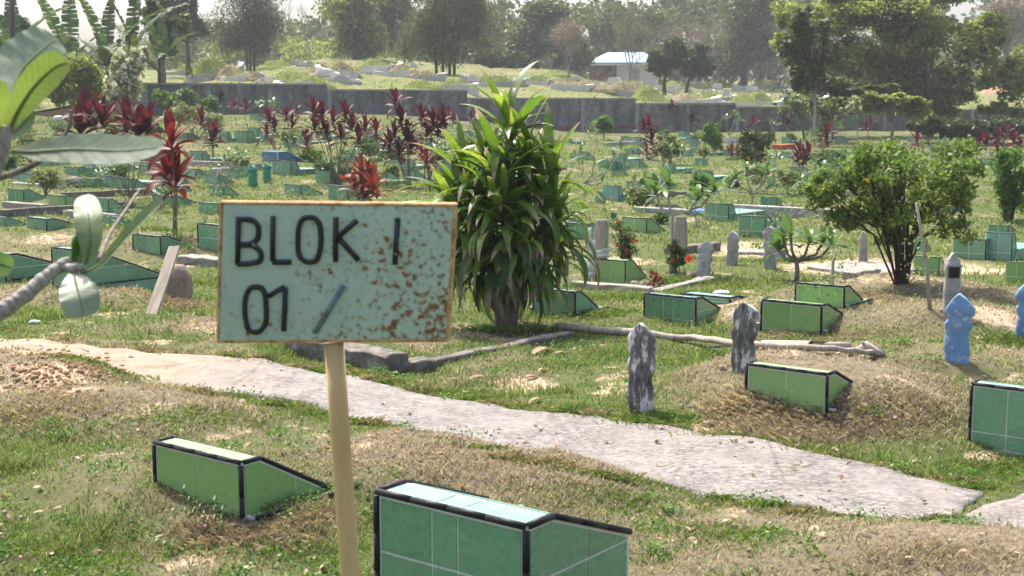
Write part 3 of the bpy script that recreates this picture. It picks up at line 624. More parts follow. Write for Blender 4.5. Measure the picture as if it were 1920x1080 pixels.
pq = MB().box(-w * .33, w * .33, -w * .5, -w * .42, H * .60, H * .78).build('plaque', 'plaque_black', o)
marker('green_marker', 'left one of two small green painted grave markers', (475, 350), 309, 15, 'green_paint', NISAN2, .8)
marker('green_marker', 'right one of two small green painted grave markers', (501, 342), 306, 14, 'green_paint', NISAN2, .8)
marker('wooden_marker', 'grey wooden plank marker with white cloth tied around it', (1124, 528), 412, 27, 'grey_wood', SLABP, .3, tilt=(0, .03), rough=.006)
marker('wooden_marker', 'grey wooden plank marker behind the low red flower bush', (1276, 480), 405, 23, 'grey_wood', SLABP, .3, rough=.006)
marker('stone_marker', 'small dark rounded stone stub beside the light green grave', (1150, 412), 398, 10, 'concrete_dark', SLABP, .6)
marker('stone_marker', 'small brown stone stub standing among the shrubs', (1312, 348), 328, 11, 'rock', SLABP, .6)
# cloth tied on the plank
P = hit(1124, 528); P[1] -= .04; k = P[1] / F
pts = []
cb = MB()
for (z0_, z1_, x0_, x1_, y_) in ((60, 52, -17, 17, -.028), (52, 47, -15, 16, -.031), (64, 58, 4, 24, -.034)):
    cb.prism([(x0_ * k, y_, z0_ * k), (x1_ * k, y_, (z0_ + 3) * k), (x1_ * k, y_, (z1_ + 3) * k), (x0_ * k, y_, z1_ * k)], (0, .006, 0))
for q in range(3):
    xa = (-24 + q * 4) * k; pr_ = [(xa + math.sin(q + z_ * .2) * 1.5 * k, -.03 - .006 * q, z_ * k) for z_ in (104 - 20 * q, 80, 60, 40, 20, 3 + 6 * q)]
    for a_, b_ in zip(pr_[:-1], pr_[1:]): cb.prism([a_, (a_[0] + 7 * k, a_[1] - .004, a_[2]), (b_[0] + 7 * k, b_[1] - .004, b_[2]), b_], (0, .004, 0))
thing('cloth_strip', 'white cloth strip knotted around the grey wooden plank', 'cloth', P, 0, None, cb.mesh('cloth_white', True))
# leaning plank and rock
Pa = hit(285, 588); Pr = hit(340, 575); Pt = at(328, 462, Pr[1] - .05)
d = Pt - Pa; Lp = np.linalg.norm(d); m = MB().box(-.055, .055, -.012, .012, -.03, Lp).mesh('grey_wood', bevel=.004); subdiv(m, 4); rough_mesh(m, .006, 12)
o = thing('leaning_plank', 'weathered grey plank leaning against a brown rock', 'plank', Pa, 0, None, m)
zq = Vector(d).normalized(); xq = Vector((.93, -.3, 0)); yq = zq.cross(xq).normalized(); xq = yq.cross(zq); o.rotation_euler = Matrix((xq, yq, zq)).transposed().to_euler()
def rock(name, label, base, wpx, hpx, mat, group=None, cat='rock', seed=0, squash=.7):
    P = hit(*base); k = P[1] / F; bm = bmesh.new(); bmesh.ops.create_icosphere(bm, subdivisions=3, radius=1); me = bpy.data.meshes.new(name); bm.to_mesh(me); bm.free()
    co = np.array([v.co[:] for v in me.vertices]); n = fbm(co[:, 0] * 1.3 + seed, co[:, 1] * 1.3 + co[:, 2] * 1.7, 3); co = co * (.65 + .7 * n[:, None]); co = np.sign(co) * np.abs(co) ** .8
    co *= np.array([wpx * k / 2, wpx * k * squash / 2, hpx * k * .62]); co[:, 2] += hpx * k * .38
    me.vertices.foreach_set('co', co.astype(np.float32).ravel()); me.update(); me.materials.append(MATS[mat]); me.polygons.foreach_set('use_smooth', np.ones(len(me.polygons), bool))
    FOOT.append((P[0], P[1], wpx * k * .4)); return thing(name, label, cat, P, random.uniform(-.5, .5), group, me)
rock('upright_rock', 'brown upright rock beside the leaning weathered plank', (338, 562), 56, 68, 'rock', seed=3)
rock('dark_rock', 'dark low boulder in the grass behind the left graves', (138, 352), 44, 22, 'concrete_dark', seed=8)
for i, (x, y, a, b, mt) in enumerate([(1298, 520, 26, 12, 'rock'), (1326, 529, 38, 11, 'concrete_pale'), (1210, 540, 22, 14, 'concrete_pale'), (1190, 536, 18, 9, 'rock'), (1240, 536, 16, 8, 'rock')]):
    rock('loose_rock', 'loose pale rock around the red flower bushes', (x, y), a, b, mt, 'loose rocks by the flower bushes', seed=i * 5)
for i, (x, y, a, b) in enumerate([(767, 808, 13, 7), (1355, 692, 12, 8), (1330, 798, 22, 10), (1150, 832, 7, 4), (1408, 832, 12, 7), (1296, 765, 12, 6)]):
    rock('small_stone', 'small loose stone lying along the concrete path', (x, y), a, b, 'rock' if i % 2 == 0 else 'concrete_pale', 'small stones along the path', seed=i * 7 + 2)
# concrete kerb block with its long low arm
def beam(mb, p0, p1, wd, h, sink=.15):
    p0 = np.array(p0); p1 = np.array(p1); d = p1[:2] - p0[:2]; nrm = np.array([-d[1], d[0]]) / np.linalg.norm(d) * wd / 2; b = len(mb.v)
    for P in (p0, p1):
        for s_ in (1, -1):
            for zz in (-sink, h): mb.v.append((P[0] + s_ * nrm[0], P[1] + s_ * nrm[1], P[2] + zz))
    mb.f += [tuple(b + i for i in q) for q in ((0, 1, 3, 2), (4, 6, 7, 5), (0, 4, 5, 1), (2, 3, 7, 6), (1, 5, 7, 3), (0, 2, 6, 4))]
def kerb(name, label, segs, mat, parts=('kerb_stone',)):
    th = thing(name, label, 'kerb', (0, 0, 0))
    c = np.mean([hit(*s[0]) for s in segs], 0); th.location = c
    for (a, b, wd, h) in segs:
        A, B = hit(*a), hit(*b); mb = MB(); beam(mb, A - c, B - c, wd, h); me = mb.mesh(mat, bevel=.008); subdiv(me, 5); rough_mesh(me, .022, 11, random.random() * 9); link('kerb_stone', me, th)
        for q in np.linspace(0, 1, 5): FOOT.append((*(A + (B - A) * q)[:2], wd * .6))
    return th
kerb('concrete_kerb', 'dark stained concrete kerb block with low arm, beneath the leafy plant', [((555, 662), (745, 702), .2, .13), ((765, 696), (805, 690), .17, .07), ((800, 688), (1068, 634), .10, .05)], 'concrete_dark')
kerb('concrete_kerb', 'pale low concrete kerb in front of the red flower bushes', [((1080, 536), (1225, 548), .16, .05), ((1228, 552), (1318, 530), .12, .05)], 'concrete_pale')
kerb('concrete_kerb', 'low concrete kerb and slab edge beneath the round shrub', [((1560, 512), (1668, 500), .9, .03), ((1592, 522), (1640, 512), .12, .06)], 'concrete_pale')
kerb('concrete_kerb', 'dark low kerb edge in the grass behind the wooden plank marker', [((1250, 478), (1345, 468), .14, .1)], 'concrete_dark')
kerb('concrete_kerb', 'pale cement strip behind the paired stone markers', [((1370, 474), (1470, 478), .3, .04)], 'concrete_pale')
kerb('concrete_kerb', 'concrete base strip below the two-row grave behind the sign', [((345, 492), (440, 500), .3, .09)], 'concrete_pale')
kerb('concrete_kerb', 'long dark low kerb across the left field', [((120, 372), (310, 362), .2, .12)], 'concrete_dark')
kerb('brick_kerb', 'short red brick kerb in front of the far teal grave', [((1456, 281), (1482, 279), .5, .2)], 'brick_red')
# log
lp = [hit(1045, 620) + [0, 0, .035], hit(1180, 632) + [0, 0, .04], hit(1300, 645) + [0, 0, .04], hit(1420, 656) + [0, 0, .03], hit(1540, 664) + [0, 0, .035], hit(1640, 668) + [0, 0, .03]]
c = lp[0].copy(); th = thing('fallen_log', 'long pale dead branch lying across the grass', 'log', c)
pp = [(p - c) for p in lp]; fine = []
for i in range(len(pp) - 1):
    for j in range(5): q = pp[i] + (pp[i + 1] - pp[i]) * j / 5; fine.append(q + np.array([0, random.uniform(-.02, .02), random.uniform(-.006, .006)]))
fine.append(pp[-1]); me = MB().tube(fine, np.linspace(.03, .015, len(fine)), 9).mesh('log_wood', True); rough_mesh(me, .008, 8); link('stem', me, th)
q = pp[-1]; me = MB().tube([q + [-.12, 0, .0], q + [-.06, -.02, .03], q + [0, -.02, .0], q + [.05, -.05, -.01]], [.02, .045, .03, .012], 8).tube([q + [-.06, 0, .02], q + [-.09, -.05, .07]], [.02, .008], 6).tube([q + [-.06, 0, .0], q + [-.1, -.1, -.02]], [.02, .006], 6).mesh('log_wood', True); link('knot', me, th)
lp2 = [hit(1330, 656) + [0, 0, .02], hit(1430, 650) + [0, 0, .03], hit(1520, 655) + [0, 0, .03], hit(1590, 662) + [0, 0, .05]]
link('side_branch', MB().tube([p - c for p in lp2], [.01, .018, .02, .022], 7).mesh('log_wood', True), th)
# ------------------------------------------------------------------ the rusty sign
SD = 2.5; sc = at(630, 510, SD); ya = R(-5); sn = np.array([math.sin(ya), -math.cos(ya), 0.0])   # plate normal, towards the reader
def sp(px, py, off=0.):
    r = ray(px, py); k = np.dot(sc - CAM, sn) / np.dot(r, sn); return CAM + r * k + sn * off
base = hit(652, 1190); base = np.array([sp(655, 1080)[0] + .02, sc[1] + .02, 0.]); base[2] = float(T_front(base[0], base[1]))
sg = thing('block_sign', 'pale green metal sign with rusty frame and raised black letters on a yellow pole', 'sign', base)
def rel(p): return np.asarray(p) - base
def zq(px, py): return 390 + px / 3.375, 360 + py / 3.375
c4 = [sp(*zq(100, 80)), sp(*zq(1555, 95)), sp(*zq(1512, 930)), sp(*zq(75, 940))]
MB().prism([rel(p - sn * .004) for p in c4], sn * .006).build('plate', 'sign_plate', sg)
c4 = [sp(*zq(82, 70)), sp(*zq(1560, 84)), sp(*zq(1512, 936)), sp(*zq(66, 944))]
def bar(name, a, b, wd, par, mat, dep=.026, off=.003):
    d = (b - a) / np.linalg.norm(b - a); up = np.cross(sn, d); a = a - d * wd * .5; b = b + d * wd * .5
    m = MB().prism([rel(p - sn * (dep - off)) for p in (a - up * wd / 2, b - up * wd / 2, b + up * wd / 2, a + up * wd / 2)], sn * dep); return m.build(name, mat, par, bevel=.0025)
for i in range(4):
    a, b = c4[i], c4[(i + 1) % 4]; e = (b - a) * (.018 if i % 2 == 0 else .03); bar('frame_bar', a + e * (i % 2), b - e * (i % 2), .008, sg, 'rusty_frame')
SR = .0052
def stroke(name, lines, r=SR):
    m = MB()
    for ln in lines:
        closed = isinstance(ln[0], str); ln = ln[1:] if closed else ln
        P = [rel(sp(*zq(*p), .004)) for p in ln]
        if closed: m.tube(P, r, 8, closed=True)
        else:
            m.tube(P, r, 8)
    me = m.mesh('letter_highlit' if name == 'slash' else 'letter_black', True); rough_mesh(me, .0018, 70, random.random() * 20); return link(name, me, sg)
def oval(cx, cy, rx, ry, n=28):
    return ['o'] + [(cx + rx * np.sign(math.cos(a)) * abs(math.cos(a)) ** .75, cy + ry * np.sign(math.sin(a)) * abs(math.sin(a)) ** .75) for a in (2 * math.pi * k / n for k in range(n))]
def arc(pts, k=5):
    pts = [np.array(p, float) for p in pts]; out = []
    for i in range(len(pts) - 1):
        p0 = pts[max(i - 1, 0)]; p1 = pts[i]; p2 = pts[i + 1]; p3 = pts[min(i + 2, len(pts) - 1)]
        for j in range(k):
            t = j / k; out.append(.5 * ((2 * p1) + (-p0 + p2) * t + (2 * p0 - 5 * p1 + 4 * p2 - p3) * t * t + (-p0 + 3 * p1 - 3 * p2 + p3) * t ** 3))
    return out + [pts[-1]]
stroke('letter_b', [[(196, 155), (192, 300), (190, 455)], arc([(195, 172), (262, 172), (312, 200), (324, 245), (310, 300), (268, 326), (205, 330)]), arc([(205, 332), (280, 338), (330, 365), (342, 400), (325, 436), (280, 450), (192, 453)])])
stroke('letter_l', [[(416, 150), (412, 300), (412, 432)], [(412, 440), (470, 444), (530, 444)]])
stroke('letter_o', [oval(645, 300, 73, 142)])
stroke('letter_k', [[(812, 158), (812, 300), (810, 438)], [(945, 178), (880, 238), (826, 288)], [(835, 296), (895, 365), (955, 432)]])
stroke('letter_i', [[(1199, 200), (1190, 340), (1184, 455)], [(1201, 162), (1200, 192)]])
stroke('digit_zero', [oval(304, 740, 68, 143)])
stroke('digit_one', [[(388, 655), (440, 625), (490, 602)], [(491, 604), (488, 740), (484, 878)]])
stroke('slash', [[(860, 592), (770, 740), (680, 888)]])
pt = rel(sp(622, 646) - sn * .02); pb = rel(sp(652, 1080) - sn * .02); pb2 = pt + (pb - pt) * ((pt[2] + .2) / (pt[2] - pb[2]))
me = MB().tube([pt + (pb2 - pt) * k / 8 for k in range(9)], .0192, 20).mesh('sign_pole', True); link('pole', me, sg)

# ------------------------------------------------------------------ leaves
def strap(L, w, bend, segs=8, fold=.25, tip=.6, twist=0., peak=.35):
    V = []; tt = []; y = z = 0.; a = 0.
    for i in range(segs + 1):
        t = i / segs; a = -bend * t ** 1.3
        prof = (math.sin(math.pi * min(1, (t / peak) ** .6) / 2) if t < peak else (1 - ((t - peak) / (1 - peak)) ** 2.2)) * w / 2
        if i == 0: prof = w * .18
        tw = twist * t
        for sx_ in (-1, 0, 1):
            up = fold * prof * (0 if sx_ == 0 else 1); xx = sx_ * prof
            V.append((xx * math.cos(tw), y + math.sin(-a) * up, z + math.cos(a) * up + xx * math.sin(tw))); tt.append(t)
        y += math.cos(a) * L / segs; z += math.sin(a) * L / segs
    Fq = []
    for i in range(segs):
        for j in (0, 1): b = i * 3 + j; Fq.append((b, b + 1, b + 4, b + 3))
    return np.array(V), np.array(Fq), np.array(tt)
def leaf_mesh(nm, tpl, mat): return mesh_np(nm, tpl[0], tpl[1], mat, True, {'t': ('FLOAT', tpl[2])})
def mtx(loc, az, el, roll=0., s=1.):
    return Matrix.Translation(loc) @ Matrix.Rotation(az, 4, 'Z') @ Matrix.Rotation(el, 4, 'X') @ Matrix.Rotation(roll, 4, 'Y') @ Matrix.Scale(s, 4)
def joined(nm, items, mat):            # items: (tpl, matrix)
    Vs, Fs, Ts, b = [], [], [], 0
    for tpl, M in items:
        A = np.array(M); Vs.append(tpl[0] @ A[:3, :3].T + A[:3, 3]); Fs.append(tpl[1] + b); Ts.append(tpl[2]); b += len(tpl[0])
    return mesh_np(nm, np.concatenate(Vs), np.concatenate(Fs), mat, True, {'t': ('FLOAT', np.concatenate(Ts))})

# ------------------------------------------------------------------ the big leafy dracaena
P = hit(948, 612); dk = P[1] / F; th = thing('dracaena_plant', 'tall bushy green plant with long strap leaves and drying tips', 'plant', P)
FOOT.append((P[0], P[1], .1))
tm = MB()
tm.tube([(0, 0, -.1), (.01, 0, .15), (.0, .02, .6), (.02, 0, 1.2), (.03, 0, 1.55)], [.075, .055, .05, .045, .03], 10)
tm.tube([(.03, 0, -.1), (.07, -.01, .15), (.10, .0, .7), (.12, .0, 1.25)], [.05, .04, .035, .025], 8)
tm.tube([(-.03, 0, -.1), (-.06, .01, .15), (-.12, .02, .6), (-.17, 0, 1.1)], [.045, .035, .035, .025], 8)
link('trunk', tm.mesh('bark_grey', True), th)
LV = {}
for ci, (bend) in enumerate((.5, 1.1, 1.6, 2.0, 2.4)):
    for li in range(3): LV[ci, li] = strap(.44 + .08 * li, .066 + .008 * li, bend, 9, .32, twist=random.uniform(-.5, .5), peak=.42)
LM = {k: leaf_mesh('leaf', v, 'dracaena_leaf') for k, v in LV.items()}; LMO = {k: leaf_mesh('leaf', v, 'dracaena_old_leaf') for k, v in LV.items()}
heads = [(-.14, -.14, 1.34, .95, 40), (.17, -.1, 1.34, .95, 40), (-.05, -.36, 1.08, .95, 40), (.4, .0, .86, .9, 30), (-.4, .0, .84, .9, 30), (.03, -.04, 1.60, 1.08, 46), (-.3, .05, 1.2, .95, 40), (.32, -.02, 1.2, .98, 40), (-.04, -.26, 1.22, .98, 42), (.02, .25, 1.3, .95, 22), (-.35, -.14, 1.02, .98, 38), (.36, -.14, 1.05, .98, 38), (.06, -.32, .92, .95, 36), (-.16, -.2, .78, .9, 30), (.2, -.2, .76, .9, 30)]
cand = []
for (hx_, hy_, hz, sc_, nl) in heads:
    for i in range(nl):
        q = i / nl                                    # 0 top young .. 1 old low
        az = i * 2.39996 + random.uniform(-.25, .25)
        el = R(78) - q * R(95) + random.uniform(-.15, .15)
        z = hz - q * .38 + random.uniform(-.03, .03)
        ci = int(np.clip(round(.2 + q * 3.6 + random.uniform(-.6, .6)), 0, 4)); cand.append(((hx_ + random.uniform(-.04, .04), hy_ + random.uniform(-.04, .04), z), az, el, ci, sc_ * random.uniform(.65, 1.18), q > .75 and z < .8))
for i in range(90):                                  # skirt of hanging old leaves
    z = random.uniform(.40, .8); az = random.uniform(0, 2 * math.pi); rr = .12 + .28 * (z - .4)
    cand.append(((-math.sin(az) * rr, math.cos(az) * rr, z), az, R(5) - (1.05 - z) * R(60) + random.uniform(-.25, .25), random.choice((2, 3, 3)), random.uniform(.7, 1.0), True))
cand.sort(key=lambda c: (c[0][1] > .1, math.cos(c[1]) > .35, random.random()))   # leaves turned to the viewer first
rest = []
for i, (loc, az, el, ci, s_, old) in enumerate(cand):
    key = (ci, random.randrange(3)); M = mtx(loc, az, el, random.uniform(-.3, .3), s_)
    if i < 298: link('leaf', (LMO if old else LM)[key], th, mw=M)
    else: rest.append((LV[key], M))
kind(link('foliage', joined('foliage', rest, 'dracaena_leaf'), th), 'stuff')

# ------------------------------------------------------------------ red cordylines
CT = [strap(.40, .10, b, 6, .3, twist=tw, peak=.5) for b, tw in ((.3, .3), (.7, -.4), (1.1, .5), (1.6, 0.))]
CTm = {}
def cordyline(label, base, rosettes, mat, sc_=1., single=True, group=None):
    P = hit(*base); k = P[1] / F; th = thing('cordyline', label, 'plant', P, 0, group); items = []; FOOT.append((P[0], P[1], .06))
    sm = MB()
    for (rx, ry) in rosettes:
        tip = at(rx, ry, P[1] + random.uniform(-.25, .25)) - P; b0 = np.array([random.uniform(-.08, .08), random.uniform(-.08, .08), -.05])
        mid = (b0 + tip) / 2 + np.array([random.uniform(-.08, .08), random.uniform(-.06, .06), 0]); sm.tube([b0, mid, tip], [.014, .011, .009], 5)
        nl = 15
        for i in range(nl):
            q = i / nl; az = i * 2.4 + random.uniform(-.3, .3); el = R(80) - q * R(85) + random.uniform(-.2, .2)
            items.append((min(3, int(q * 3.4)), mtx(tip - np.array([0, 0, q * .18]), az, el, random.uniform(-.4, .4), sc_ * random.uniform(.75, 1.1))))
    link('stem', sm.mesh('bark_grey', True), th)
    if single:
        for ci, M in items:
            if (ci, mat) not in CTm: CTm[ci, mat] = leaf_mesh('leaf', CT[ci], mat)
            link('leaf', CTm[ci, mat], th, mw=M)
    else: link('foliage', joined('foliage', [(CT[c], M) for c, M in items], mat), th)
cordyline('maroon cordyline cluster with dark red crowns on grey stalks behind the foreground leaf', (246, 385), [(165, 215), (192, 225), (238, 222), (278, 240), (150, 245), (262, 250)], 'cordyline_maroon', 1.55)
cordyline('red cordyline with slim tall stems near the leaning plank', (318, 442), [(322, 262), (312, 318), (330, 335)], 'cordyline_red', 1.15)
cordyline('small maroon cordyline with two crowns before the grey wall', (402, 300), [(378, 225), (405, 248), (398, 262)], 'cordyline_maroon', 1.2)
cordyline('maroon cordyline clump behind the blue box grave', (520, 285), [(505, 222), (536, 218), (515, 240), (500, 250), (548, 235)], 'cordyline_maroon', 1.15)
cordyline('wide maroon cordyline thicket with many crowns, left of the tallest one', (632, 345), [(588, 205), (606, 215), (590, 235), (625, 225), (648, 215), (660, 235), (685, 240), (705, 245), (640, 255), (672, 262), (612, 248), (575, 265)], 'cordyline_maroon', 1.0)
cordyline('low orange red cordyline just behind the rusty sign', (680, 392), [(678, 318), (692, 335), (665, 345), (685, 360), (700, 350)], 'cordyline_orange', .95)
cordyline('tallest maroon cordyline rising above the grey wall top', (765, 350), [(742, 190), (752, 225), (740, 250), (765, 255), (730, 270), (770, 275), (748, 285)], 'cordyline_maroon', 1.1)
cordyline('maroon cordyline leaning beside the big dracaena', (800, 345), [(790, 218), (812, 228), (822, 245), (800, 250), (832, 225)], 'cordyline_maroon', 1.05)
cordyline('thin maroon cordyline low beside the dracaena leaves', (812, 360), [(790, 285), (800, 300)], 'cordyline_red', .9)
CL = 'small dark red cordyline growing far back before the wall'; CG = 'far red cordylines before the wall'
for (bx, by, rs) in [(1218, 300, [(1208, 240), (1216, 232), (1222, 262), (1230, 285), (1212, 280)]), (1250, 290, [(1240, 270), (1252, 278)]), (1420, 262, [(1412, 228)]), (1478, 262, [(1470, 222), (1478, 232)]), (1502, 318, [(1500, 285), (1508, 298), (1495, 300), (1515, 288)]),
                     (1556, 262, [(1548, 212), (1556, 222)]), (1552, 300, [(1552, 248), (1548, 262)]), (1632, 262, [(1632, 232), (1625, 238)]), (1706, 262, [(1706, 236)]), (1845, 300, [(1838, 262), (1850, 268)]), (1880, 290, [(1872, 252), (1884, 248)]), (1905, 300, [(1900, 262), (1912, 272)]),
                     (1300, 240, [(1298, 222)]), (1262, 240, [(1260, 198)]), (440, 235, [(438, 195)]), (462, 240, [(461, 200)]), (412, 205, [(414, 180), (408, 188)]), (1720, 300, [(1720, 262)]), (560, 222, [(556, 205)]), (1875, 310, [(1870, 285)]), (845, 240, [(842, 215), (850, 222)]), (880, 250, [(884, 225)]), (1378, 300, [(1372, 288), (1384, 292)])]:
    cordyline(CL, (bx, by), rs, 'cordyline_maroon', 1.05, False, CG)

# ------------------------------------------------------------------ leaf clouds, trees, shrubs
def leafcloud(centers, sig, n, size, flat=.0, asp=2.0, droop=0.):
    centers = np.asarray(centers, float); sig = np.asarray(sig, float)
    if sig.ndim == 0: sig = np.full((len(centers), 3), float(sig))
    elif sig.ndim == 1: sig = np.tile(sig, (len(centers), 1))
    ci = rng.integers(0, len(centers), n); u = rng.normal(size=(n, 3)); u /= np.linalg.norm(u, axis=1)[:, None]; rr = rng.random(n) ** .45
    C = centers[ci] + u * rr[:, None] * sig[ci] * 1.6
    nr = rng.normal(size=(n, 3)); nr[:, 2] += flat * 3; nr /= np.linalg.norm(nr, axis=1)[:, None]
    a = np.cross(nr, rng.normal(size=(n, 3))); a[:, 2] -= droop; a /= np.linalg.norm(a, axis=1)[:, None]; b = np.cross(nr, a); b /= np.linalg.norm(b, axis=1)[:, None] + 1e-9
    s = size * rng.uniform(.6, 1.3, n)[:, None]; w = s / asp
    V = np.stack([C - a * s * .5, C + b * w * .5 + nr * s * .08, C + a * s * .5, C - b * w * .5 + nr * s * .08], 1).reshape(-1, 3)
    return V, np.arange(4 * n).reshape(-1, 4)
def crown_mesh(centers, sig, n, size, mat, **k):
    V, Fq = leafcloud(centers, sig, n, size, **k); return mesh_np('crown', V, Fq, mat)
def ell_centers(c, r, k, shell=.55):
    u = rng.normal(size=(k, 3)); u /= np.linalg.norm(u, axis=1)[:, None]; q = shell + (1 - shell) * rng.random(k); return np.asarray(c) + u * q[:, None] * np.asarray(r)
def limbs(mb, trunk_top, cs, r0, fork):
    for c in cs:
        a = np.asarray(trunk_top) * np.array([1, 1, random.uniform(*fork)]); m = a + (c - a) * .5 + np.array([random.uniform(-.1, .1), random.uniform(-.1, .1), .12]) * np.linalg.norm(c - a)
        mb.tube([a, m, c], [r0, r0 * .55, r0 * .15], 5)
def tree(name, label, base, crowns, mat, nleaf, leaf, d=None, trunkr=.2, bark='bark_dark', nclump=40, sig=.55, group=None, cat='tree', shell=.5, flat=0., asp=2., droop=0., trunks=((0, 0),), fork=(.45, .95), extra=None):
    # base px; crowns: list of (cx px, cy px, rx px, ry px); d: distance, else ground hit
    if d is None: P = hit(*base)
    else:
        P = at(base[0], base[1], d); P[2] = float(T(P[0], P[1])) - .1
    k = P[1] / F; th = thing(name, label, cat, P, 0, group); cs = []; sg_ = []
    tot = sum(c[2] * c[3] for c in crowns)
    for (cx, cy, rx, ry) in crowns:
        c = at(cx, cy, P[1]) - P; r = np.array([rx, min(rx, ry * 1.4), ry]) * k; m = max(3, int(nclump * rx * ry / tot)); cc = ell_centers(c, r * .8, m, shell); cs.append(cc); sg_.append(np.tile(r, (m, 1)) * (sig / m ** .33) * rng.uniform(.6, 1.35, (m, 1)))
    cs = np.concatenate(cs); sg_ = np.concatenate(sg_)
    mb = MB(); top = np.array([0, 0, max(.3, float(np.median(cs[:, 2])))])
    for (dx, dy) in trunks:
        tx = dx * k; top2 = np.array([np.mean(cs[:, 0]) * .6 + tx * 2.2, dy * k, top[2]])
        mb.tube([(tx, dy * k, -.2), (tx * 1.1 + random.uniform(-.2, .2) * trunkr, dy * k, top[2] * .3), top2 * np.array([.7, .7, .7]), top2 * np.array([.9, .9, 1.])], [trunkr * 1.2, trunkr * .9, trunkr * .6, trunkr * .3], 8)
        sel = cs[rng.random(len(cs)) < 1.0 / len(trunks)] if len(trunks) > 1 else cs
        for c in sel[:40]:
            f = random.uniform(*fork); a = np.array([top2[0] * f * .9 + tx * (1 - f), top2[1] * f, top2[2] * f]); L = np.linalg.norm(c - a); m = a + (c - a) * .5 + np.array([random.uniform(-.1, .1), random.uniform(-.1, .1), .08]) * L
            mb.tube([a, m, c], [trunkr * .33, trunkr * .2, trunkr * .05], 5)
    link('trunk', mb.mesh(bark, True), th)
    link('crown', crown_mesh(cs, sg_, nleaf, leaf, mat, flat=flat, asp=asp, droop=droop), th)
    if extra:
        for (nm, mt, n2, s2) in extra:
            o_ = rng.choice(len(cs), min(len(cs), 30), replace=False); link(nm, crown_mesh(cs[o_], sg_[o_] * 1.15, n2, s2, mt, asp=1.1), th)
    return th, cs
def twigs(mb, a, d, L, r, depth, spread=.55, up=.25):
    pts = [a]; dd = np.array(d, float)
    for i in range(3): dd = dd + rng.normal(size=3) * .12; dd[2] += up * .1; dd /= np.linalg.norm(dd); pts.append(pts[-1] + dd * L / 3)
    mb.tube(pts, np.linspace(r, r * .6, 4), 5 if depth > 2 else 3, cap=False)
    if depth == 0: return
    for i in range(3 if depth > 1 else 3):
        nd = dd + rng.normal(size=3) * spread; nd[2] += up; nd /= np.linalg.norm(nd); twigs(mb, pts[-1 if i else 2], nd, L * random.uniform(.6, .85), r * .58, depth - 1, spread, up)
def bare_tree(label, base, topy, d, wide=.55, depth=5, mat='twig', haze_leaf=0, hl_mat='dry_foliage', trunkf=.26, up=.25, name='bare_tree'):
    P = at(base[0], base[1], d); P[2] = float(T(P[0], P[1])) - .1; H = (at(base[0], topy, d) - P)[2]; th = thing(name, label, 'tree', P); mb = MB()
    mb.tube([(0, 0, -.2), (.05, 0, H * trunkf * .5), (0, 0, H * trunkf)], [H * .018, H * .015, H * .013], 7)
    for i in range(4):
        nd = np.array([rng.normal() * wide, rng.normal() * wide, 1.]); nd /= np.linalg.norm(nd); twigs(mb, np.array([0, 0, H * trunkf * (1 - .12 * i)]), nd, H * .26, H * .009, depth - 1, wide, up)
    V = np.array(mb.v); z = V[:, 2].max(); s = H / z; V[:, 2] *= s; V[:, :2] *= .5 + .5 * s; mb.v = [tuple(v) for v in V]
    link('trunk', mb.mesh(mat, True), th)
    if haze_leaf:
        pts = V[V[:, 2] > H * .45]; link('crown', crown_mesh(pts[rng.choice(len(pts), 200)], .3 * d / 100, haze_leaf, .16 * d / 100, hl_mat, asp=3), th)
    return th
def shrub(name, label, base, crowns, mat, nleaf, leaf, nst=6, bark='bark_grey', stemr=.012, sig=.6, nclump=30, group=None, shell=.45, extra=None, asp=1.8, flat=0., topz=.55):
    P = hit(*base); k = P[1] / F; th = thing(name, label, 'shrub', P, 0, group); cs = []; sg_ = []; tot = sum(c[2] * c[3] for c in crowns); FOOT.append((P[0], P[1], .08))
    for (cx, cy, rx, ry) in crowns:
        c = at(cx, cy, P[1]) - P; r = np.array([rx, rx * .9, ry]) * k; m = max(3, int(nclump * rx * ry / tot)); cs.append(ell_centers(c, r * .82, m, shell)); sg_.append(np.tile(r, (m, 1)) * (sig / m ** .33) * rng.uniform(.6, 1.3, (m, 1)))
    cs = np.concatenate(cs); sg_ = np.concatenate(sg_); mb = MB()
    for i in range(nst):
        c = cs[rng.integers(len(cs))]; b0 = np.array([random.uniform(-1, 1) * stemr * 4, random.uniform(-1, 1) * stemr * 4, -.06]); m = b0 + (c - b0) * .5 + np.array([0, 0, .1 * np.linalg.norm(c)]); mb.tube([b0, m * np.array([.7, .7, 1]), c], [stemr, stemr * .8, stemr * .3], 6)
        for c2 in cs[np.argsort(np.linalg.norm(cs - c, axis=1))[1:4]]: mb.tube([m * np.array([.7, .7, 1]), (m + c2) / 2, c2], [stemr * .6, stemr * .4, stemr * .15], 4)
    link('stem', mb.mesh(bark, True), th); link('crown', crown_mesh(cs, sg_, nleaf, leaf, mat, asp=asp, flat=flat), th)
    for (nm, mt, n2, s2, frac) in extra or []:
        pts = cs + sg_ * rng.normal(size=cs.shape) * .8 + np.array([0, -1, .2]) * sg_ * .9; pts = pts[rng.choice(len(pts), max(1, int(len(pts) * frac)), replace=False)]
        for q in pts:
            V, Fq = leafcloud([q], s2 * .55, n2, s2, asp=1.3); link(nm, mesh_np(nm, V, Fq, mt), th)
    return th
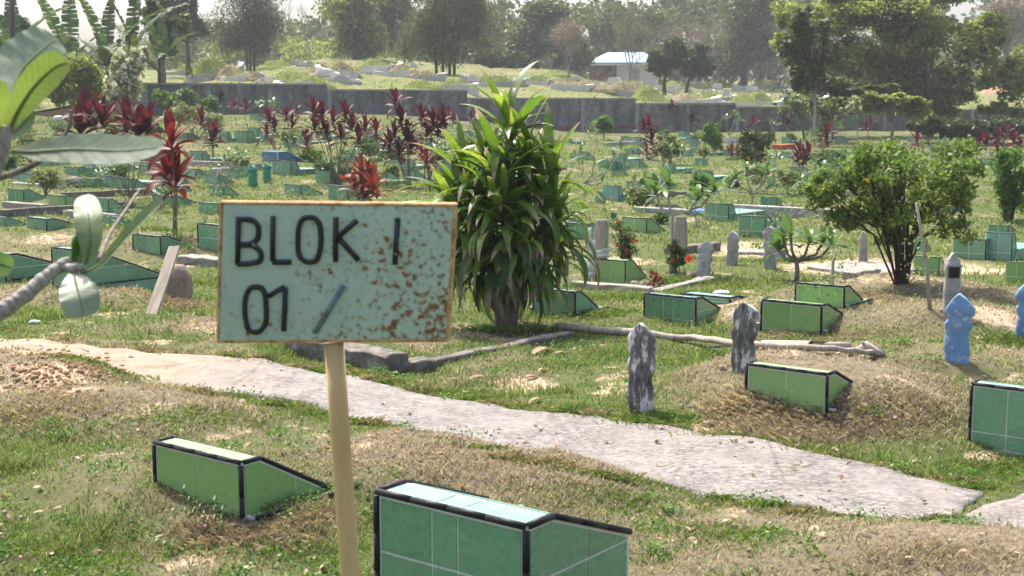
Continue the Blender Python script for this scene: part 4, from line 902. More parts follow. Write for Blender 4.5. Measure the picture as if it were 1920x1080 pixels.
# frangipani: thick grey forks ending in leaf whorls
FT = [strap(.26, .075, b, 5, .15, peak=.55) for b in (.3, .7, 1.1)]
def frangipani(label, base, tips, fork_y, sc_=1., group=None, rad=.022, bark='bark_pale', leaves=9, singles=False):
    P = hit(*base); k = P[1] / F; th = thing('frangipani', label, 'tree', P, 0, group); mb = MB(); items = []; fk = at(base[0] + random.uniform(-3, 3), fork_y, P[1]) - P; FOOT.append((P[0], P[1], .06))
    mb.tube([(0, 0, -.08), fk * .5 + np.array([.015, 0, 0]), fk], [rad * 1.15, rad, rad], 8)
    for (tx, ty) in tips:
        tip = at(tx, ty, P[1] + random.uniform(-.3, .3)) - P; m = (fk + tip) / 2 + np.array([(tip[0] - fk[0]) * .2, 0, -.04]); mb.tube([fk, m, tip], [rad * .8, rad * .65, rad * .5], 6)
        for i in range(leaves):
            q = i / leaves; az = i * 2.4 + random.uniform(-.3, .3); el = R(65) - q * R(70) + random.uniform(-.15, .15); items.append((FT[random.randrange(3)], mtx(tip - np.array([0, 0, q * .05]), az, el, random.uniform(-.3, .3), sc_ * random.uniform(.75, 1.15))))
    link('trunk', mb.mesh(bark, True), th)
    if singles:
        for tpl, M in items: link('leaf', mesh_np('leaf', tpl[0], tpl[1], 'frangipani_leaf', True), th, mw=M)
    else: link('foliage', joined('foliage', items, 'frangipani_leaf'), th)
    return th
# ------------------------------------------------------------------ planting in the burial field
shrub('round_shrub', 'large round green shrub with many thin stems from one base', (1690, 532), [(1690, 330, 165, 85), (1600, 360, 85, 60), (1775, 380, 75, 65), (1690, 400, 100, 60), (1560, 390, 45, 35), (1800, 300, 60, 50), (1640, 290, 80, 45), (1545, 350, 50, 40), (1600, 425, 45, 28), (1790, 435, 45, 30), (1690, 445, 60, 25)], 'shrub_leaf', 9000, .054, 30, 'bark_dark', .011, .46, 150, extra=[('orange_leaf', 'yellow_petal', 2, .05, .07), ('flower', 'white_petal', 3, .05, .01)])
shrub('juniper_shrub', 'upright feathery green shrub cut by the frame edge', (1890, 415), [(1890, 320, 36, 45), (1905, 350, 40, 50), (1885, 370, 24, 35)], 'fern_green', 2600, .14, 6, 'bark_dark', .02, .6, 40, asp=6)
shrub('flower_bush', 'taller bush with red flower heads beside the cloth-tied plank', (1165, 500), [(1168, 455, 26, 34), (1160, 425, 14, 16), (1182, 475, 18, 20)], 'tree_mid', 1500, .035, 8, stemr=.008, extra=[('flower_head', 'red_petal', 26, .022, .28)])
shrub('flower_bush', 'lower bush with red flower heads beside the grey stone marker', (1268, 512), [(1270, 482, 24, 26), (1262, 462, 16, 14)], 'tree_mid', 1100, .035, 8, stemr=.008, extra=[('flower_head', 'red_petal', 26, .022, .14)])
shrub('yellow_flower_bush', 'dense dark green bush dotted with yellow flowers', (1412, 318), [(1410, 280, 40, 32), (1395, 255, 20, 18), (1430, 262, 25, 20)], 'tree_dark', 2600, .10, 6, extra=[('flower', 'yellow_petal', 5, .07, .4)])
shrub('dome_shrub', 'pale green domed shrub left of the maroon thicket', (545, 290), [(545, 254, 28, 14)], 'pale_leaf', 1500, .09, 6)
shrub('green_shrub', 'bright feathery green shrub standing against the grey wall', (1133, 262), [(1133, 235, 20, 20)], 'fern_green', 1500, .22, 5, asp=5)
shrub('green_shrub', 'pale green bush beside the far dark red cordyline', (1258, 310), [(1262, 272, 28, 24), (1245, 280, 18, 18)], 'pale_leaf', 1900, .10, 6)
shrub('green_shrub', 'ferny green plant with long fronds before the stepped wall', (1335, 290), [(1335, 250, 22, 28), (1345, 270, 18, 18)], 'fern_green', 1200, .2, 5, asp=5)
shrub('green_shrub', 'yellow green bush at the left beneath the foreground leaves', (60, 310), [(55, 270, 45, 35), (90, 285, 30, 25)], 'pale_leaf', 2000, .09, 8)
shrub('green_shrub', 'small pale leafy shrub low beneath the horizontal foreground leaf', (85, 370), [(85, 335, 35, 22)], 'pale_leaf', 1300, .07, 8)
shrub('green_shrub', 'light green bushy shrub behind the two-crowned cordyline', (370, 262), [(365, 222, 42, 25), (330, 215, 30, 22), (400, 230, 25, 18)], 'pale_leaf', 2400, .11, 8)
shrub('green_shrub', 'low bush of bright green leaves below the wall end', (335, 225), [(345, 185, 35, 22), (390, 195, 28, 18), (310, 190, 28, 20)], 'frangipani_leaf', 1600, .2, 8)
shrub('white_flower_bush', 'straggly bush covered in small white blossoms beside the wall end', (240, 236), [(238, 130, 38, 40), (225, 165, 45, 30), (260, 100, 22, 25)], 'pale_leaf', 2600, .16, 9, extra=[('blossom', 'white_petal', 9, .16, 1.)], nclump=70)
shrub('green_shrub', 'rounded dense green bush behind the foreground leaves', (140, 236), [(150, 145, 48, 45), (112, 165, 34, 36), (175, 175, 30, 30)], 'tree_yellow', 5200, .2, 6)
SLM = {m_: ('low %s shrub growing between the field graves' % a_, '%s shrubs between the graves' % a_) for m_, a_ in (('pale_leaf', 'pale yellowish leafy'), ('frangipani_leaf', 'broad-leaved green'), ('fern_green', 'bright green'), ('tree_mid', 'dull dark green'))}
for (x, y, rx, ry, m) in [(690, 300, 26, 16, 'frangipani_leaf'), (610, 330, 22, 14, 'frangipani_leaf'), (860, 300, 25, 20, 'pale_leaf'), (1200, 395, 35, 22, 'pale_leaf'), (1240, 420, 16, 9, 'frangipani_leaf'), (1480, 365, 30, 22, 'pale_leaf'), (1320, 300, 16, 12, 'pale_leaf'), (1620, 300, 25, 15, 'pale_leaf'), (200, 300, 26, 18, 'pale_leaf'), (20, 330, 22, 18, 'frangipani_leaf'), (170, 300, 20, 14, 'pale_leaf'), (1560, 330, 22, 16, 'frangipani_leaf'), (450, 320, 18, 12, 'pale_leaf')]:
    shrub('leafy_shrub', SLM[m][0], (x, y), [(x, y - ry * 1.3, rx, ry)], m, 700, .09, 5, group=SLM[m][1])
frangipani('tall leaning frangipani with broad leaf whorls behind the plank markers', (1258, 512), [(1252, 345), (1340, 355), (1308, 372), (1230, 362)], 405, 1.1, rad=.022, bark='bark_pale', leaves=10, singles=True)
frangipani('small frangipani on a knobbly stem behind the orange-leafed grave', (1492, 527), [(1470, 452), (1482, 440), (1518, 452), (1545, 450), (1560, 458), (1460, 468)], 490, 1.0, rad=.024, bark='bark_grey', singles=True)
frangipani('wide spreading frangipani behind the stepped dark green graves', (1408, 385), [(1380, 330), (1400, 318), (1428, 330), (1450, 345), (1368, 350), (1478, 362), (1440, 320)], 362, 1.1)
frangipani('bare-limbed frangipani with few leaves at the dracaena edge', (1095, 380), [(1150, 292), (1140, 318), (1165, 280), (1115, 305), (1130, 340)], 345, .9, leaves=4)
frangipani('thin branching frangipani among pale twigs in the middle field', (1212, 392), [(1190, 340), (1210, 332), (1240, 335), (1235, 358), (1182, 358), (1225, 345)], 370, .7, leaves=6)
frangipani('small frangipani in front of the green marker pair', (432, 345), [(428, 288), (444, 282), (456, 290), (420, 300)], 322, .75, leaves=6)
frangipani('twiggy frangipani left of the green markers', (400, 352), [(395, 318), (410, 315), (388, 325)], 335, .6, leaves=6)
frangipani('white-stemmed frangipani standing before the grey wall steps', (1366, 282), [(1362, 222), (1378, 215), (1388, 225)], 255, 1.2, leaves=7)
frangipani('slim frangipani beside the big spreading tree', (1607, 275), [(1606, 228), (1600, 232)], 245, 1.2, leaves=7)
frangipani('frangipani with pale stems beneath the horizontal foreground leaf', (196, 345), [(185, 322), (206, 318), (190, 312)], 332, .7, leaves=5)
frangipani('forked frangipani between the maroon thicket and tallest cordyline', (652, 332), [(640, 298), (665, 290), (680, 300), (630, 305)], 315, .9, leaves=8)
frangipani('leafy frangipani at the middle left before the wall', (500, 265), [(492, 190), (512, 195), (485, 200), (520, 205)], 225, 1.2, leaves=8)
frangipani('frangipani with spreading leaves left of the round shrub', (1545, 400), [(1530, 330), (1560, 322), (1510, 345), (1500, 335), (1545, 318)], 365, .9, leaves=8)
for k_ in range(42):
    x, y = random.uniform(0, 1900), random.uniform(248, 360)
    if 830 < x < 1090 and y > 300: continue
    rx = random.uniform(10, 26); m = random.choice(('pale_leaf', 'frangipani_leaf', 'fern_green', 'tree_mid')); shrub('leafy_shrub', SLM[m][0], (x, y), [(x, y - rx * .7, rx, rx * random.uniform(.5, .9))], m, 600, random.choice((.08, .12, .16)), 5, group=SLM[m][1], sig=.75)
FGL = 'young frangipani sapling with pale stem between far graves'
for (x, y, h, n_) in [(1305, 425, 45, 3), (560, 300, 40, 4), (840, 310, 40, 4), (1650, 300, 30, 3), (1450, 330, 40, 4), (760, 300, 30, 3), (1090, 330, 50, 5), (300, 395, 40, 3), (20, 300, 40, 3), (1760, 300, 35, 4)] + [(random.uniform(0, 1900), random.uniform(265, 350), random.uniform(25, 50), random.randrange(3, 6)) for _ in range(18)]:
    frangipani(FGL, (x, y), [(x + random.uniform(-1, 1) * h * .45, y - h * random.uniform(.75, 1.1)) for _ in range(n_)], y - h * .45, .8, 'young frangipani saplings', .015, leaves=6)
# slender white saplings by the graves
for (lab, b, tp) in (('thin white sapling stem beside the light green grave with orange leaves', (1557, 572), [(1560, 540), (1562, 490), (1568, 470)]), ('thin pale sapling stem leaning into the round shrub', (1745, 580), [(1738, 510), (1728, 440), (1718, 380)])):
    P = hit(*b); pts = [np.array([0, 0, -.05])] + [at(x, y, P[1]) - P for x, y in tp]; th = thing('sapling', lab, 'sapling', P); link('stem', MB().tube(pts, np.linspace(.018, .009, len(pts)), 7).mesh('bark_pale', True), th)
    cc = np.array([pts[1], pts[2], pts[-1], pts[2] * np.array([1, 1, .9]) + [.12, 0, 0], pts[1] + [-.12, 0, .05]]); link('foliage', crown_mesh(cc, .09, 160, .035, 'pale_leaf'), th)
KL = 'weathered low concrete kerb edging among the field graves'
for k_ in range(34):
    y = 262 + 150 * random.random(); x = random.uniform(0, 1900)
    if 400 < x < 1100 and y > 330: continue
    P = hit(x, y); a = YAW + random.choice((0, math.pi / 2)) + random.uniform(-.1, .1); L_ = random.uniform(.6, 1.5); me = MB().box(-L_, L_, -.07, .07, -.2, random.uniform(.06, .16)).mesh(random.choice(('concrete_pale', 'concrete_pale', 'concrete_dark', 'grey_stone')), bevel=.01); subdiv(me, 3); rough_mesh(me, .015, 5, k_)
    thing('stone_edging', KL, 'edging', P, a, 'low kerbs among the field graves', me)
cs_, sg2 = [], []
for k_ in range(620):
    y = 235 + 240 * random.random() ** 1.5; x = random.uniform(-30, 1950)
    if y > 400 and random.random() < .6: continue
    P = hit(x, y); h_ = random.uniform(.06, .28); cs_.append(P + np.array([0, 0, h_ * .8])); sg2.append((h_ * 1.2, h_ * 1.2, h_ * .6))
for nm_, mt_, sl_ in (('weed_patch', 'pale_leaf', slice(0, 620, 2)), ('green_weed_patch', 'fern_green', slice(1, 620, 2))):
    V, Fq = leafcloud(cs_[sl_], sg2[sl_], 15000, .055, asp=2.5); o_ = link(nm_, mesh_np(nm_, V, Fq, mt_)); o_['label'] = 'scattered %s weeds growing all over the burial field' % ('pale' if 'pale' in mt_ else 'bright green'); o_['category'] = 'weeds'; kind(o_, 'stuff')
# ------------------------------------------------------------------ stepped concrete wall
wd = np.array([1, .32, 0]) / math.hypot(1, .32); wn_ = np.array([-wd[1], wd[0], 0]); wa = math.atan2(.32, 1)
wo = thing('concrete_wall', 'long grey stepped concrete boundary wall with posts and reddish footing', 'wall', (0, 66 + .32 * 9.8, 0), wa)
uk = math.hypot(1, .32)
for (x0, x1, zt) in WSEG:
    u0, u1 = x0 * uk, x1 * uk; zb = zt - 1.46; n_ = max(1, round((u1 - u0) / 3.0)); st = (u1 - u0) / n_
    for i in range(n_):
        a, b = u0 + i * st, u0 + (i + 1) * st
        MB().box(a + .1, b - .1, -.06, .06, zb, zt - .08).build('panel', 'wall_concrete', wo)
        MB().box(a - .1, a + .0995, -.10, .10, zb - .5, zt - .075).build('post', 'wall_post', wo)
        MB().box(a + .101, b - .101, -.12, .12, zb - .14, zb - .001).build('tie_beam', 'wall_footing', wo)
        MB().box(a + .102, b - .102, -.09, .09, zb - 1.3, zb - .141).build('footing', 'wall_concrete', wo)
    MB().box(u0 - .12, u1 - .125, -.13, .13, zt - .074, zt).build('coping', 'wall_post', wo)
pe = WALL_X0 * uk; MB().box(pe - .45, pe - .13, -.2, .2, -.5, 2.86).build('end_post', 'wall_post', wo)
# ------------------------------------------------------------------ hillside graves beyond the wall
def dome(rx, ry, h, mat, seed, nr=9, na=22):
    V = [(0, 0, h)]; Fc = []
    for i in range(1, nr + 1):
        q = i / nr
        for j in range(na):
            a = 2 * math.pi * j / na; k = 1 + .14 * math.sin(a * 2 + seed) + .07 * math.sin(a * 5 + seed * 2); V.append((rx * q * k * math.cos(a), ry * q * k * math.sin(a), h * (math.cos(q * math.pi) * .5 + .5) - (.25 if i == nr else 0) + .05 * math.sin(seed * 3 + a * 3 + q * 5) * (1 - q)))
    for j in range(na): Fc.append((0, 1 + j, 1 + (j + 1) % na))
    for i in range(nr - 1):
        for j in range(na): b = 1 + i * na; Fc.append((b + j, b + na + j, b + na + (j + 1) % na, b + (j + 1) % na))
    return mesh_np('mound', V, Fc, mat, True)
def horseshoe(mb, rx, ry, h0, h1, a0, a1, th_=.28, n_=22, z0=-.5, wk=1):
    b = len(mb.v)
    for i in range(n_ + 1):
        q = i / n_; a = a0 + (a1 - a0) * q; h = h0 + (h1 - h0) * ((1 - q) ** 1.6 if wk == 1 else (.5 + .5 * math.cos(q * 5)) ** .7)
        for rr in (0, th_):
            x, y = (rx + rr) * math.cos(a), (ry + rr) * math.sin(a); mb.v += [(x, y, z0), (x, y, h)]
    for i in range(n_):
        c = b + i * 4; mb.f += [(c, c + 4, c + 5, c + 1), (c + 2, c + 3, c + 7, c + 6), (c + 1, c + 5, c + 7, c + 3)]
    mb.f += [(b, b + 1, b + 3, b + 2), (b + n_ * 4, b + n_ * 4 + 2, b + n_ * 4 + 3, b + n_ * 4 + 1)]
HM = [  # px, py(base), half width px, height px, mat, wall kind
 (395, 148, 55, 38, 'g', 1), (430, 146, 40, 22, 'd', 0), (545, 158, 60, 22, 'g', 0), (580, 162, 60, 20, 'g', 2), (520, 128, 50, 14, 'g', 0), (640, 140, 40, 22, 'd', 1), (700, 130, 50, 18, 'g', 1), (745, 140, 45, 16, 'd', 2), (790, 148, 40, 14, 'd', 1), (790, 165, 50, 12, 'g', 0), (850, 165, 40, 12, 'g', 1),
 (905, 160, 40, 16, 'd', 2), (940, 160, 40, 16, 'g', 1), (1010, 158, 45, 14, 'g', 1), (1060, 165, 50, 14, 'd', 2), (1100, 168, 55, 16, 'd', 0), (1165, 178, 60, 24, 'd', 2), (1215, 188, 50, 26, 'g', 0), (1285, 194, 60, 18, 'd', 1), (1190, 172, 40, 18, 'd', 0), (1330, 190, 45, 16, 'g', 1), (1390, 198, 50, 20, 'g', 1), (1420, 196, 50, 22, 'g', 2), (1340, 165, 50, 16, 'g', 0), (1440, 165, 50, 14, 'g', 2), (1260, 165, 40, 12, 'g', 0), (1500, 190, 50, 18, 'g', 1), (1570, 195, 50, 18, 'g', 0), (350, 140, 40, 20, 'g', 1), (460, 150, 40, 12, 'd', 2), (1880, 175, 60, 18, 'e', 0), (1850, 150, 50, 14, 'e', 0), (1040, 142, 40, 10, 'g', 0), (480, 118, 50, 14, 'g', 0), (600, 135, 30, 16, 'd', 0)]
ML = {'g': 'grassy green grave mound on the hillside beyond the wall', 'd': 'dry brown grave mound on the hillside beyond the wall', 'e': 'bare orange earth heap on the far right hillside'}
for i, (x, y, rw, hh, m, wk) in enumerate(HM):
    P = hit(x, y)
    k = P[1] / F; rx = rw * k * .9; h = hh * k * 1.05; lab = ML[m]
    if wk: lab = {'g': 'grassy green hillside mound edged by a pale curved cement wall', 'd': 'dry brown hillside mound edged by a pale curved cement wall'}[m]
    th = thing('hill_grave', lab, 'grave mound', P, random.uniform(-.4, .4), lab.replace('mound', 'mounds'))
    link('mound', dome(rx, rx * .85, h, {'g': 'mound_green', 'd': 'mound_dry', 'e': 'earth_red'}[m], i * 1.7), th)
    if wk:
        mb = MB(); horseshoe(mb, rx * 1.08, rx * .9, .15, h * (.8 if wk == 1 else .55), *((R(-200), R(-60)) if i % 2 else (R(20), R(-120))), wk=wk); mb.build('curved_wall', 'tomb_white' if i % 4 else 'tomb_grey', th)
TS = [(368, 125, 18, 8), (392, 140, 30, 10), (440, 138, 16, 10), (455, 150, 24, 9), (480, 150, 20, 12), (505, 155, 40, 8), (552, 122, 10, 9), (566, 124, 12, 8), (580, 126, 10, 9), (600, 130, 12, 9), (610, 145, 26, 10), (625, 150, 14, 12), (640, 152, 22, 8), (655, 155, 26, 6), (688, 138, 12, 8), (706, 124, 9, 8), (730, 126, 8, 6), (753, 126, 9, 8), (775, 128, 10, 9), (820, 148, 9, 8), (866, 155, 10, 12), (885, 155, 16, 12), (905, 158, 14, 8), (1000, 152, 22, 5), (1033, 162, 10, 10), (1060, 162, 22, 9), (1080, 150, 12, 6), (1150, 160, 20, 12), (1204, 158, 10, 9), (1230, 170, 14, 9), (1258, 176, 16, 12), (1268, 170, 9, 10), (1290, 178, 12, 10), (1328, 186, 24, 15), (1345, 168, 14, 10), (1362, 184, 10, 13), (1385, 172, 22, 9), (1405, 172, 24, 9), (1432, 192, 18, 13), (1475, 182, 16, 12), (1520, 180, 18, 10), (1560, 185, 14, 10), (985, 160, 9, 7), (930, 152, 12, 8), (1115, 158, 9, 6), (1310, 160, 10, 7)]
for i, (x, y, wpx, hpx) in enumerate(TS):
    P = hit(x, y); k = P[1] / F * 1.25; w = wpx * k / 2; h = hpx * k; mb = MB(); arcp = [(-w, -.3), (w, -.3), (w, h * .65)] + [(w * math.cos(a), h * .65 + h * .35 * math.sin(a)) for a in np.linspace(.2, math.pi - .2, 7)] + [(-w, h * .65)]
    mb.prism([(a, 0, b) for a, b in arcp], (0, .25 + w * .2, 0)); th = thing('hill_tombstone', 'pale rounded tombstone among the hillside mounds', 'tombstone', P, random.uniform(-.7, .3), 'pale tombstones on the hillside'); mb.build('stone', 'tomb_white' if i % 4 else 'tomb_grey', th)
    mb = MB().box(-w * 1.25, w * 1.25, -.25, .3 + w * .25, -.4, h * .18); mb.build('base', 'tomb_grey', th)
bpy.context.view_layer.update()
pts_ = []
for k_ in range(2600):
    x, y = random.uniform(-45, 60), 0.; y = float(wall_y(x)) + .5 + 85 * random.random() ** 1.4; pts_.append((x, y, float(T(x, y)) + .05))
for o_ in [q for q in COL.objects if q.name.startswith('mound')]:
    mw_ = Matrix.Translation(o_.parent.location) @ Matrix.Rotation(o_.parent.rotation_euler[2], 4, 'Z')
    for v_ in random.sample(list(o_.data.vertices), 60): pts_.append(tuple(mw_ @ v_.co))
for nm_, mt_, sl_ in (('hill_tufts', 'pale_leaf', slice(0, None, 3)), ('green_hill_tufts', 'tree_yellow', slice(1, None, 3)), ('dry_hill_tufts', 'dry_foliage', slice(2, None, 3))):
    V, Fq = leafcloud(pts_[sl_], (.45, .45, .10), 9000, .17, asp=2.5); o_ = link(nm_, mesh_np(nm_, V, Fq, mt_)); o_['label'] = {'pale_leaf': 'pale', 'tree_yellow': 'yellow green', 'dry_foliage': 'dry brown'}[mt_] + ' grass tufts scattered over the hillside graves'; o_['category'] = 'grass tufts'; kind(o_, 'stuff')
# ------------------------------------------------------------------ pavilion
PD = 150.; P = at(1165, 157, PD); P[2] = float(T(P[0], P[1])); z0 = at(1165, 157, PD)[2]
P[2] = z0; k = PD / F; pv = thing('pavilion', 'white walled pavilion with blue hip roof and red posts on the hill', 'building', P, R(-8))
MB().box(-8 * k, 66 * k, -1.0, 3.5, -2.5, 37 * k).build('wall', 'plaster_white', pv)
ez = 36 * k; rz_ = 56 * k; m = MB(); x0, x1, y0, y1 = -62 * k, 72 * k, -1.9, 4.3; rxa, rxb, ym = -28 * k, 40 * k, 1.2
V = [(x0, y0, ez), (x1, y0, ez), (x1, y1, ez), (x0, y1, ez), (rxa, ym, rz_), (rxb, ym, rz_)]; e = .12
for nm, fc in (('roof_front', (0, 1, 5, 4)), ('roof_end', (1, 2, 5)), ('roof_back', (2, 3, 4, 5)), ('roof_end', (3, 0, 4))):
    pl = [np.array(V[i]) for i in fc]; nn = np.cross(pl[1] - pl[0], pl[2] - pl[0]); nn = nn / np.linalg.norm(nn); MB().prism([p_ + nn * .02 for p_ in pl], nn * e).build(nm, 'roof_blue', pv)
MB().box(x0 + .1, x1 - .1, y0 + .05, y0 + .16, ez - .2, ez - .01).build('fascia', 'plaster_white', pv)
for (x, y) in ((-54 * k, -1.5), (-32 * k, -1.5), (-54 * k, 3.8), (-32 * k, 3.8), (-13 * k, -1.5)): MB().box(x - .09, x + .09, y - .09, y + .09, -2.5, ez - .21).build('post', 'post_red', pv)
MB().box(-54 * k, -13 * k, -1.53, -1.47, .55, .62).build('railing', 'post_red', pv)
MB().box(20 * k, 34 * k, -1.06, -1.001, .4, 1.6).build('window', 'tomb_grey', pv)
# lamp post
P = at(585, 118, 130); P[2] = float(T(P[0], P[1])); k = 130 / F; th = thing('street_lamp', 'pale curved street lamp rising behind the hillside mounds', 'street lamp', P)
link('pole', MB().tube([(0, 0, -.3), (.1 * k, 0, 30 * k), (-1 * k, 0, 38 * k), (-5 * k, 0, 42 * k)], [.09, .08, .07, .06], 8).mesh('lamp_white', True), th); link('lamp_head', MB().box(-8.5 * k, -4.5 * k, -.15, .15, 41 * k, 43 * k).mesh('lamp_white'), th)
P = at(22, 60, 52); P[2] = float(T(P[0], P[1])); k = 52 / F; th = thing('dark_post', 'dark upright post behind the banana plants', 'post', P); link('pole', MB().tube([(0, 0, -.3), (.0, 0, 140 * k), (5 * k, 0, 275 * k)], [.11, .1, .09], 8).mesh('bark_dark', True), th)
# ------------------------------------------------------------------ trees on the hill
tree('casuarina_tree', 'olive brown tree with dense fine crown above the left mounds', (470, 122), [(470, 20, 80, 75), (430, 60, 50, 45), (505, 60, 45, 48), (470, -40, 90, 60), (465, 85, 55, 25)], 'tree_olive', 15000, .36, d=108, trunkr=.09, nclump=90, asp=5, droop=.8, trunks=((-6, 0), (6, 1), (0, -1)), sig=.8)
tree('casuarina_tree', 'biggest dark casuarina with several trunks at the hill centre', (835, 150), [(850, 10, 95, 75), (780, 55, 55, 50), (900, 60, 45, 55), (840, -60, 120, 60), (840, 85, 75, 40), (770, 95, 40, 25)], 'tree_olive', 20000, .34, d=98, trunkr=.10, nclump=120, asp=5, droop=.9, trunks=((-16, 0), (-4, 1), (8, -1), (16, 1)), sig=.8)
tree('hill_tree', 'bright green irregular tree left of the big casuarina', (668, 118), [(650, 25, 50, 40), (690, 75, 35, 40), (640, 75, 30, 30), (670, -20, 60, 40)], 'tree_yellow', 9000, .45, d=122, trunkr=.3, nclump=45, sig=.75)
tree('hill_tree', 'dark leaning tree behind the bright green one', (700, 125), [(715, 60, 45, 50), (740, 20, 40, 40), (690, 100, 35, 22)], 'tree_dark', 7000, .5, d=135, trunkr=.3, nclump=45, sig=.75)
tree('hill_tree', 'sparse tall tree behind the banana plants', (352, 102), [(345, 30, 35, 40), (320, 10, 35, 30), (370, 60, 22, 26), (350, -30, 50, 30)], 'tree_dark', 4200, .42, d=105, trunkr=.2, nclump=40, sig=.62)
tree('hill_tree', 'broad mid green tree left of the pavilion', (1010, 138), [(1000, 60, 55, 45), (1060, 55, 45, 50), (975, 100, 40, 30), (1020, 25, 40, 30), (1085, 100, 35, 35)], 'tree_mid', 12000, .5, d=138, trunkr=.35, nclump=70, sig=.75, trunks=((-5, 0), (30, 1)))
tree('hill_tree', 'dark bushy tree low behind the dracaena top', (955, 142), [(950, 118, 40, 22), (920, 112, 30, 20), (985, 125, 25, 15)], 'tree_dark', 5000, .45, d=125, trunkr=.2, nclump=40, sig=.75)
bare_tree('brown twiggy tree with rounded leafless crown left of the pavilion', (1065, 160), 28, 112, .5, 6, 'twig', 3500)
bare_tree('leafless tree standing right before the pavilion', (1180, 156), 0, 118, .42, 6, 'twig', 2600, 'tree_olive')
bare_tree('wide pale leafless tree behind the round dark trees', (1290, 110), 12, 132, .7, 6, 'twig', 1800)
bare_tree('thin leafless tree against the pale sky', (560, 90), -20, 135, .4, 5, 'twig', 0)
tree('round_tree', 'dark glossy round tree right of the pavilion', (1246, 168), [(1250, 110, 34, 30), (1235, 125, 22, 20), (1265, 90, 22, 16)], 'tree_dark', 6500, .26, d=100, trunkr=.16, nclump=60, sig=.75, asp=1.6)
tree('round_tree', 'dark glossy tree beside its twin, nearer the big right tree', (1288, 166), [(1310, 108, 34, 26), (1320, 130, 28, 18), (1290, 125, 20, 20)], 'tree_dark', 5500, .26, d=103, trunkr=.14, nclump=55, sig=.75, asp=1.6)
tree('hill_tree', 'hazy green tree behind the leafless trees', (1190, 130), [(1190, 60, 50, 40), (1150, 40, 40, 35), (1230, 50, 40, 35)], 'tree_mid', 6500, .55, d=165, trunkr=.3, nclump=45, sig=.75)
tree('hill_tree', 'tall hazy tree left behind the big right tree', (1395, 150), [(1385, 70, 50, 50), (1410, 20, 60, 45), (1360, 110, 40, 35), (1430, 100, 35, 40)], 'tree_mid', 10000, .5, d=140, trunkr=.35, nclump=60, sig=.75)
tree('hill_tree', 'purple brown tree behind the far right earth heaps', (1890, 120), [(1890, 30, 60, 45), (1850, 60, 40, 30)], 'dry_foliage', 4500, .45, d=150, trunkr=.3, nclump=40, sig=.7)
tree('spreading_tree', 'huge yellow green feathery tree overhanging the wall at the right', (1735, 262), [(1720, 90, 120, 70), (1600, 120, 90, 60), (1820, 130, 80, 60), (1690, 30, 130, 60), (1560, 60, 70, 50), (1850, 60, 60, 50), (1790, 195, 90, 40), (1880, 215, 60, 30), (1650, 190, 70, 30), (1500, 110, 50, 45), (1760, -20, 150, 40), (1480, 50, 50, 55), (1900, 150, 50, 60), (1600, 10, 120, 50), (1700, 170, 110, 45)], 'tree_yellow', 29000, .36, d=66, trunkr=.16, bark='bark_grey', nclump=230, sig=.5, flat=.5, asp=2.6, fork=(.2, .7), trunks=((0, 0), (10, 4)))
tree('slender_tree', 'slender tall tree with dark drooping broad leaves before the wall', (1527, 275), [(1520, 60, 45, 60), (1500, 150, 30, 20), (1560, 160, 40, 18), (1525, 130, 40, 40), (1480, 100, 25, 30), (1590, 175, 30, 8), (1650, 162, 28, 6)], 'tree_mid', 3400, .30, d=56, trunkr=.07, bark='bark_pale', nclump=70, sig=.6, flat=.8, asp=1.5)
SPG = 'thin leaning trunks under the slender tree'
for (a, b) in (((1508, 262), (1494, 190)), ((1562, 268), (1552, 190)), ((1546, 266), (1566, 200))):
    P = hit(*a); tip = at(*b, P[1]) - P; th = thing('thin_tree', 'thin pale leaning young tree near the dark wall', 'tree', P, 0, SPG); link('trunk', MB().tube([(0, 0, -.1), tip * .5 + np.array([.08, 0, 0]), tip], [.06, .05, .03], 7).mesh('bark_grey', True), th); link('crown', crown_mesh(ell_centers(tip, (.9, .6, .5), 8), .35, 300, .28, 'tree_mid', asp=1.6, flat=.6), th)
tree('low_tree', 'bright low tree with papaya-like leaf tiers in front of the dark wall', (1672, 268), [(1690, 190, 40, 18), (1625, 185, 28, 14), (1720, 205, 35, 16), (1640, 205, 25, 12)], 'tree_yellow', 1700, .3, d=58, trunkr=.08, bark='bark_grey', nclump=30, sig=.6, flat=.8)
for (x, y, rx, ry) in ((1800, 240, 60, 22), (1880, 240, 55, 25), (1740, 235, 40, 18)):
    shrub('hedge_bush', 'dark overgrown bush in the shade along the right wall', (x, 272), [(x, y, rx, ry)], 'tree_dark', 2600, .22, 6, group='dark bushes along the right wall')
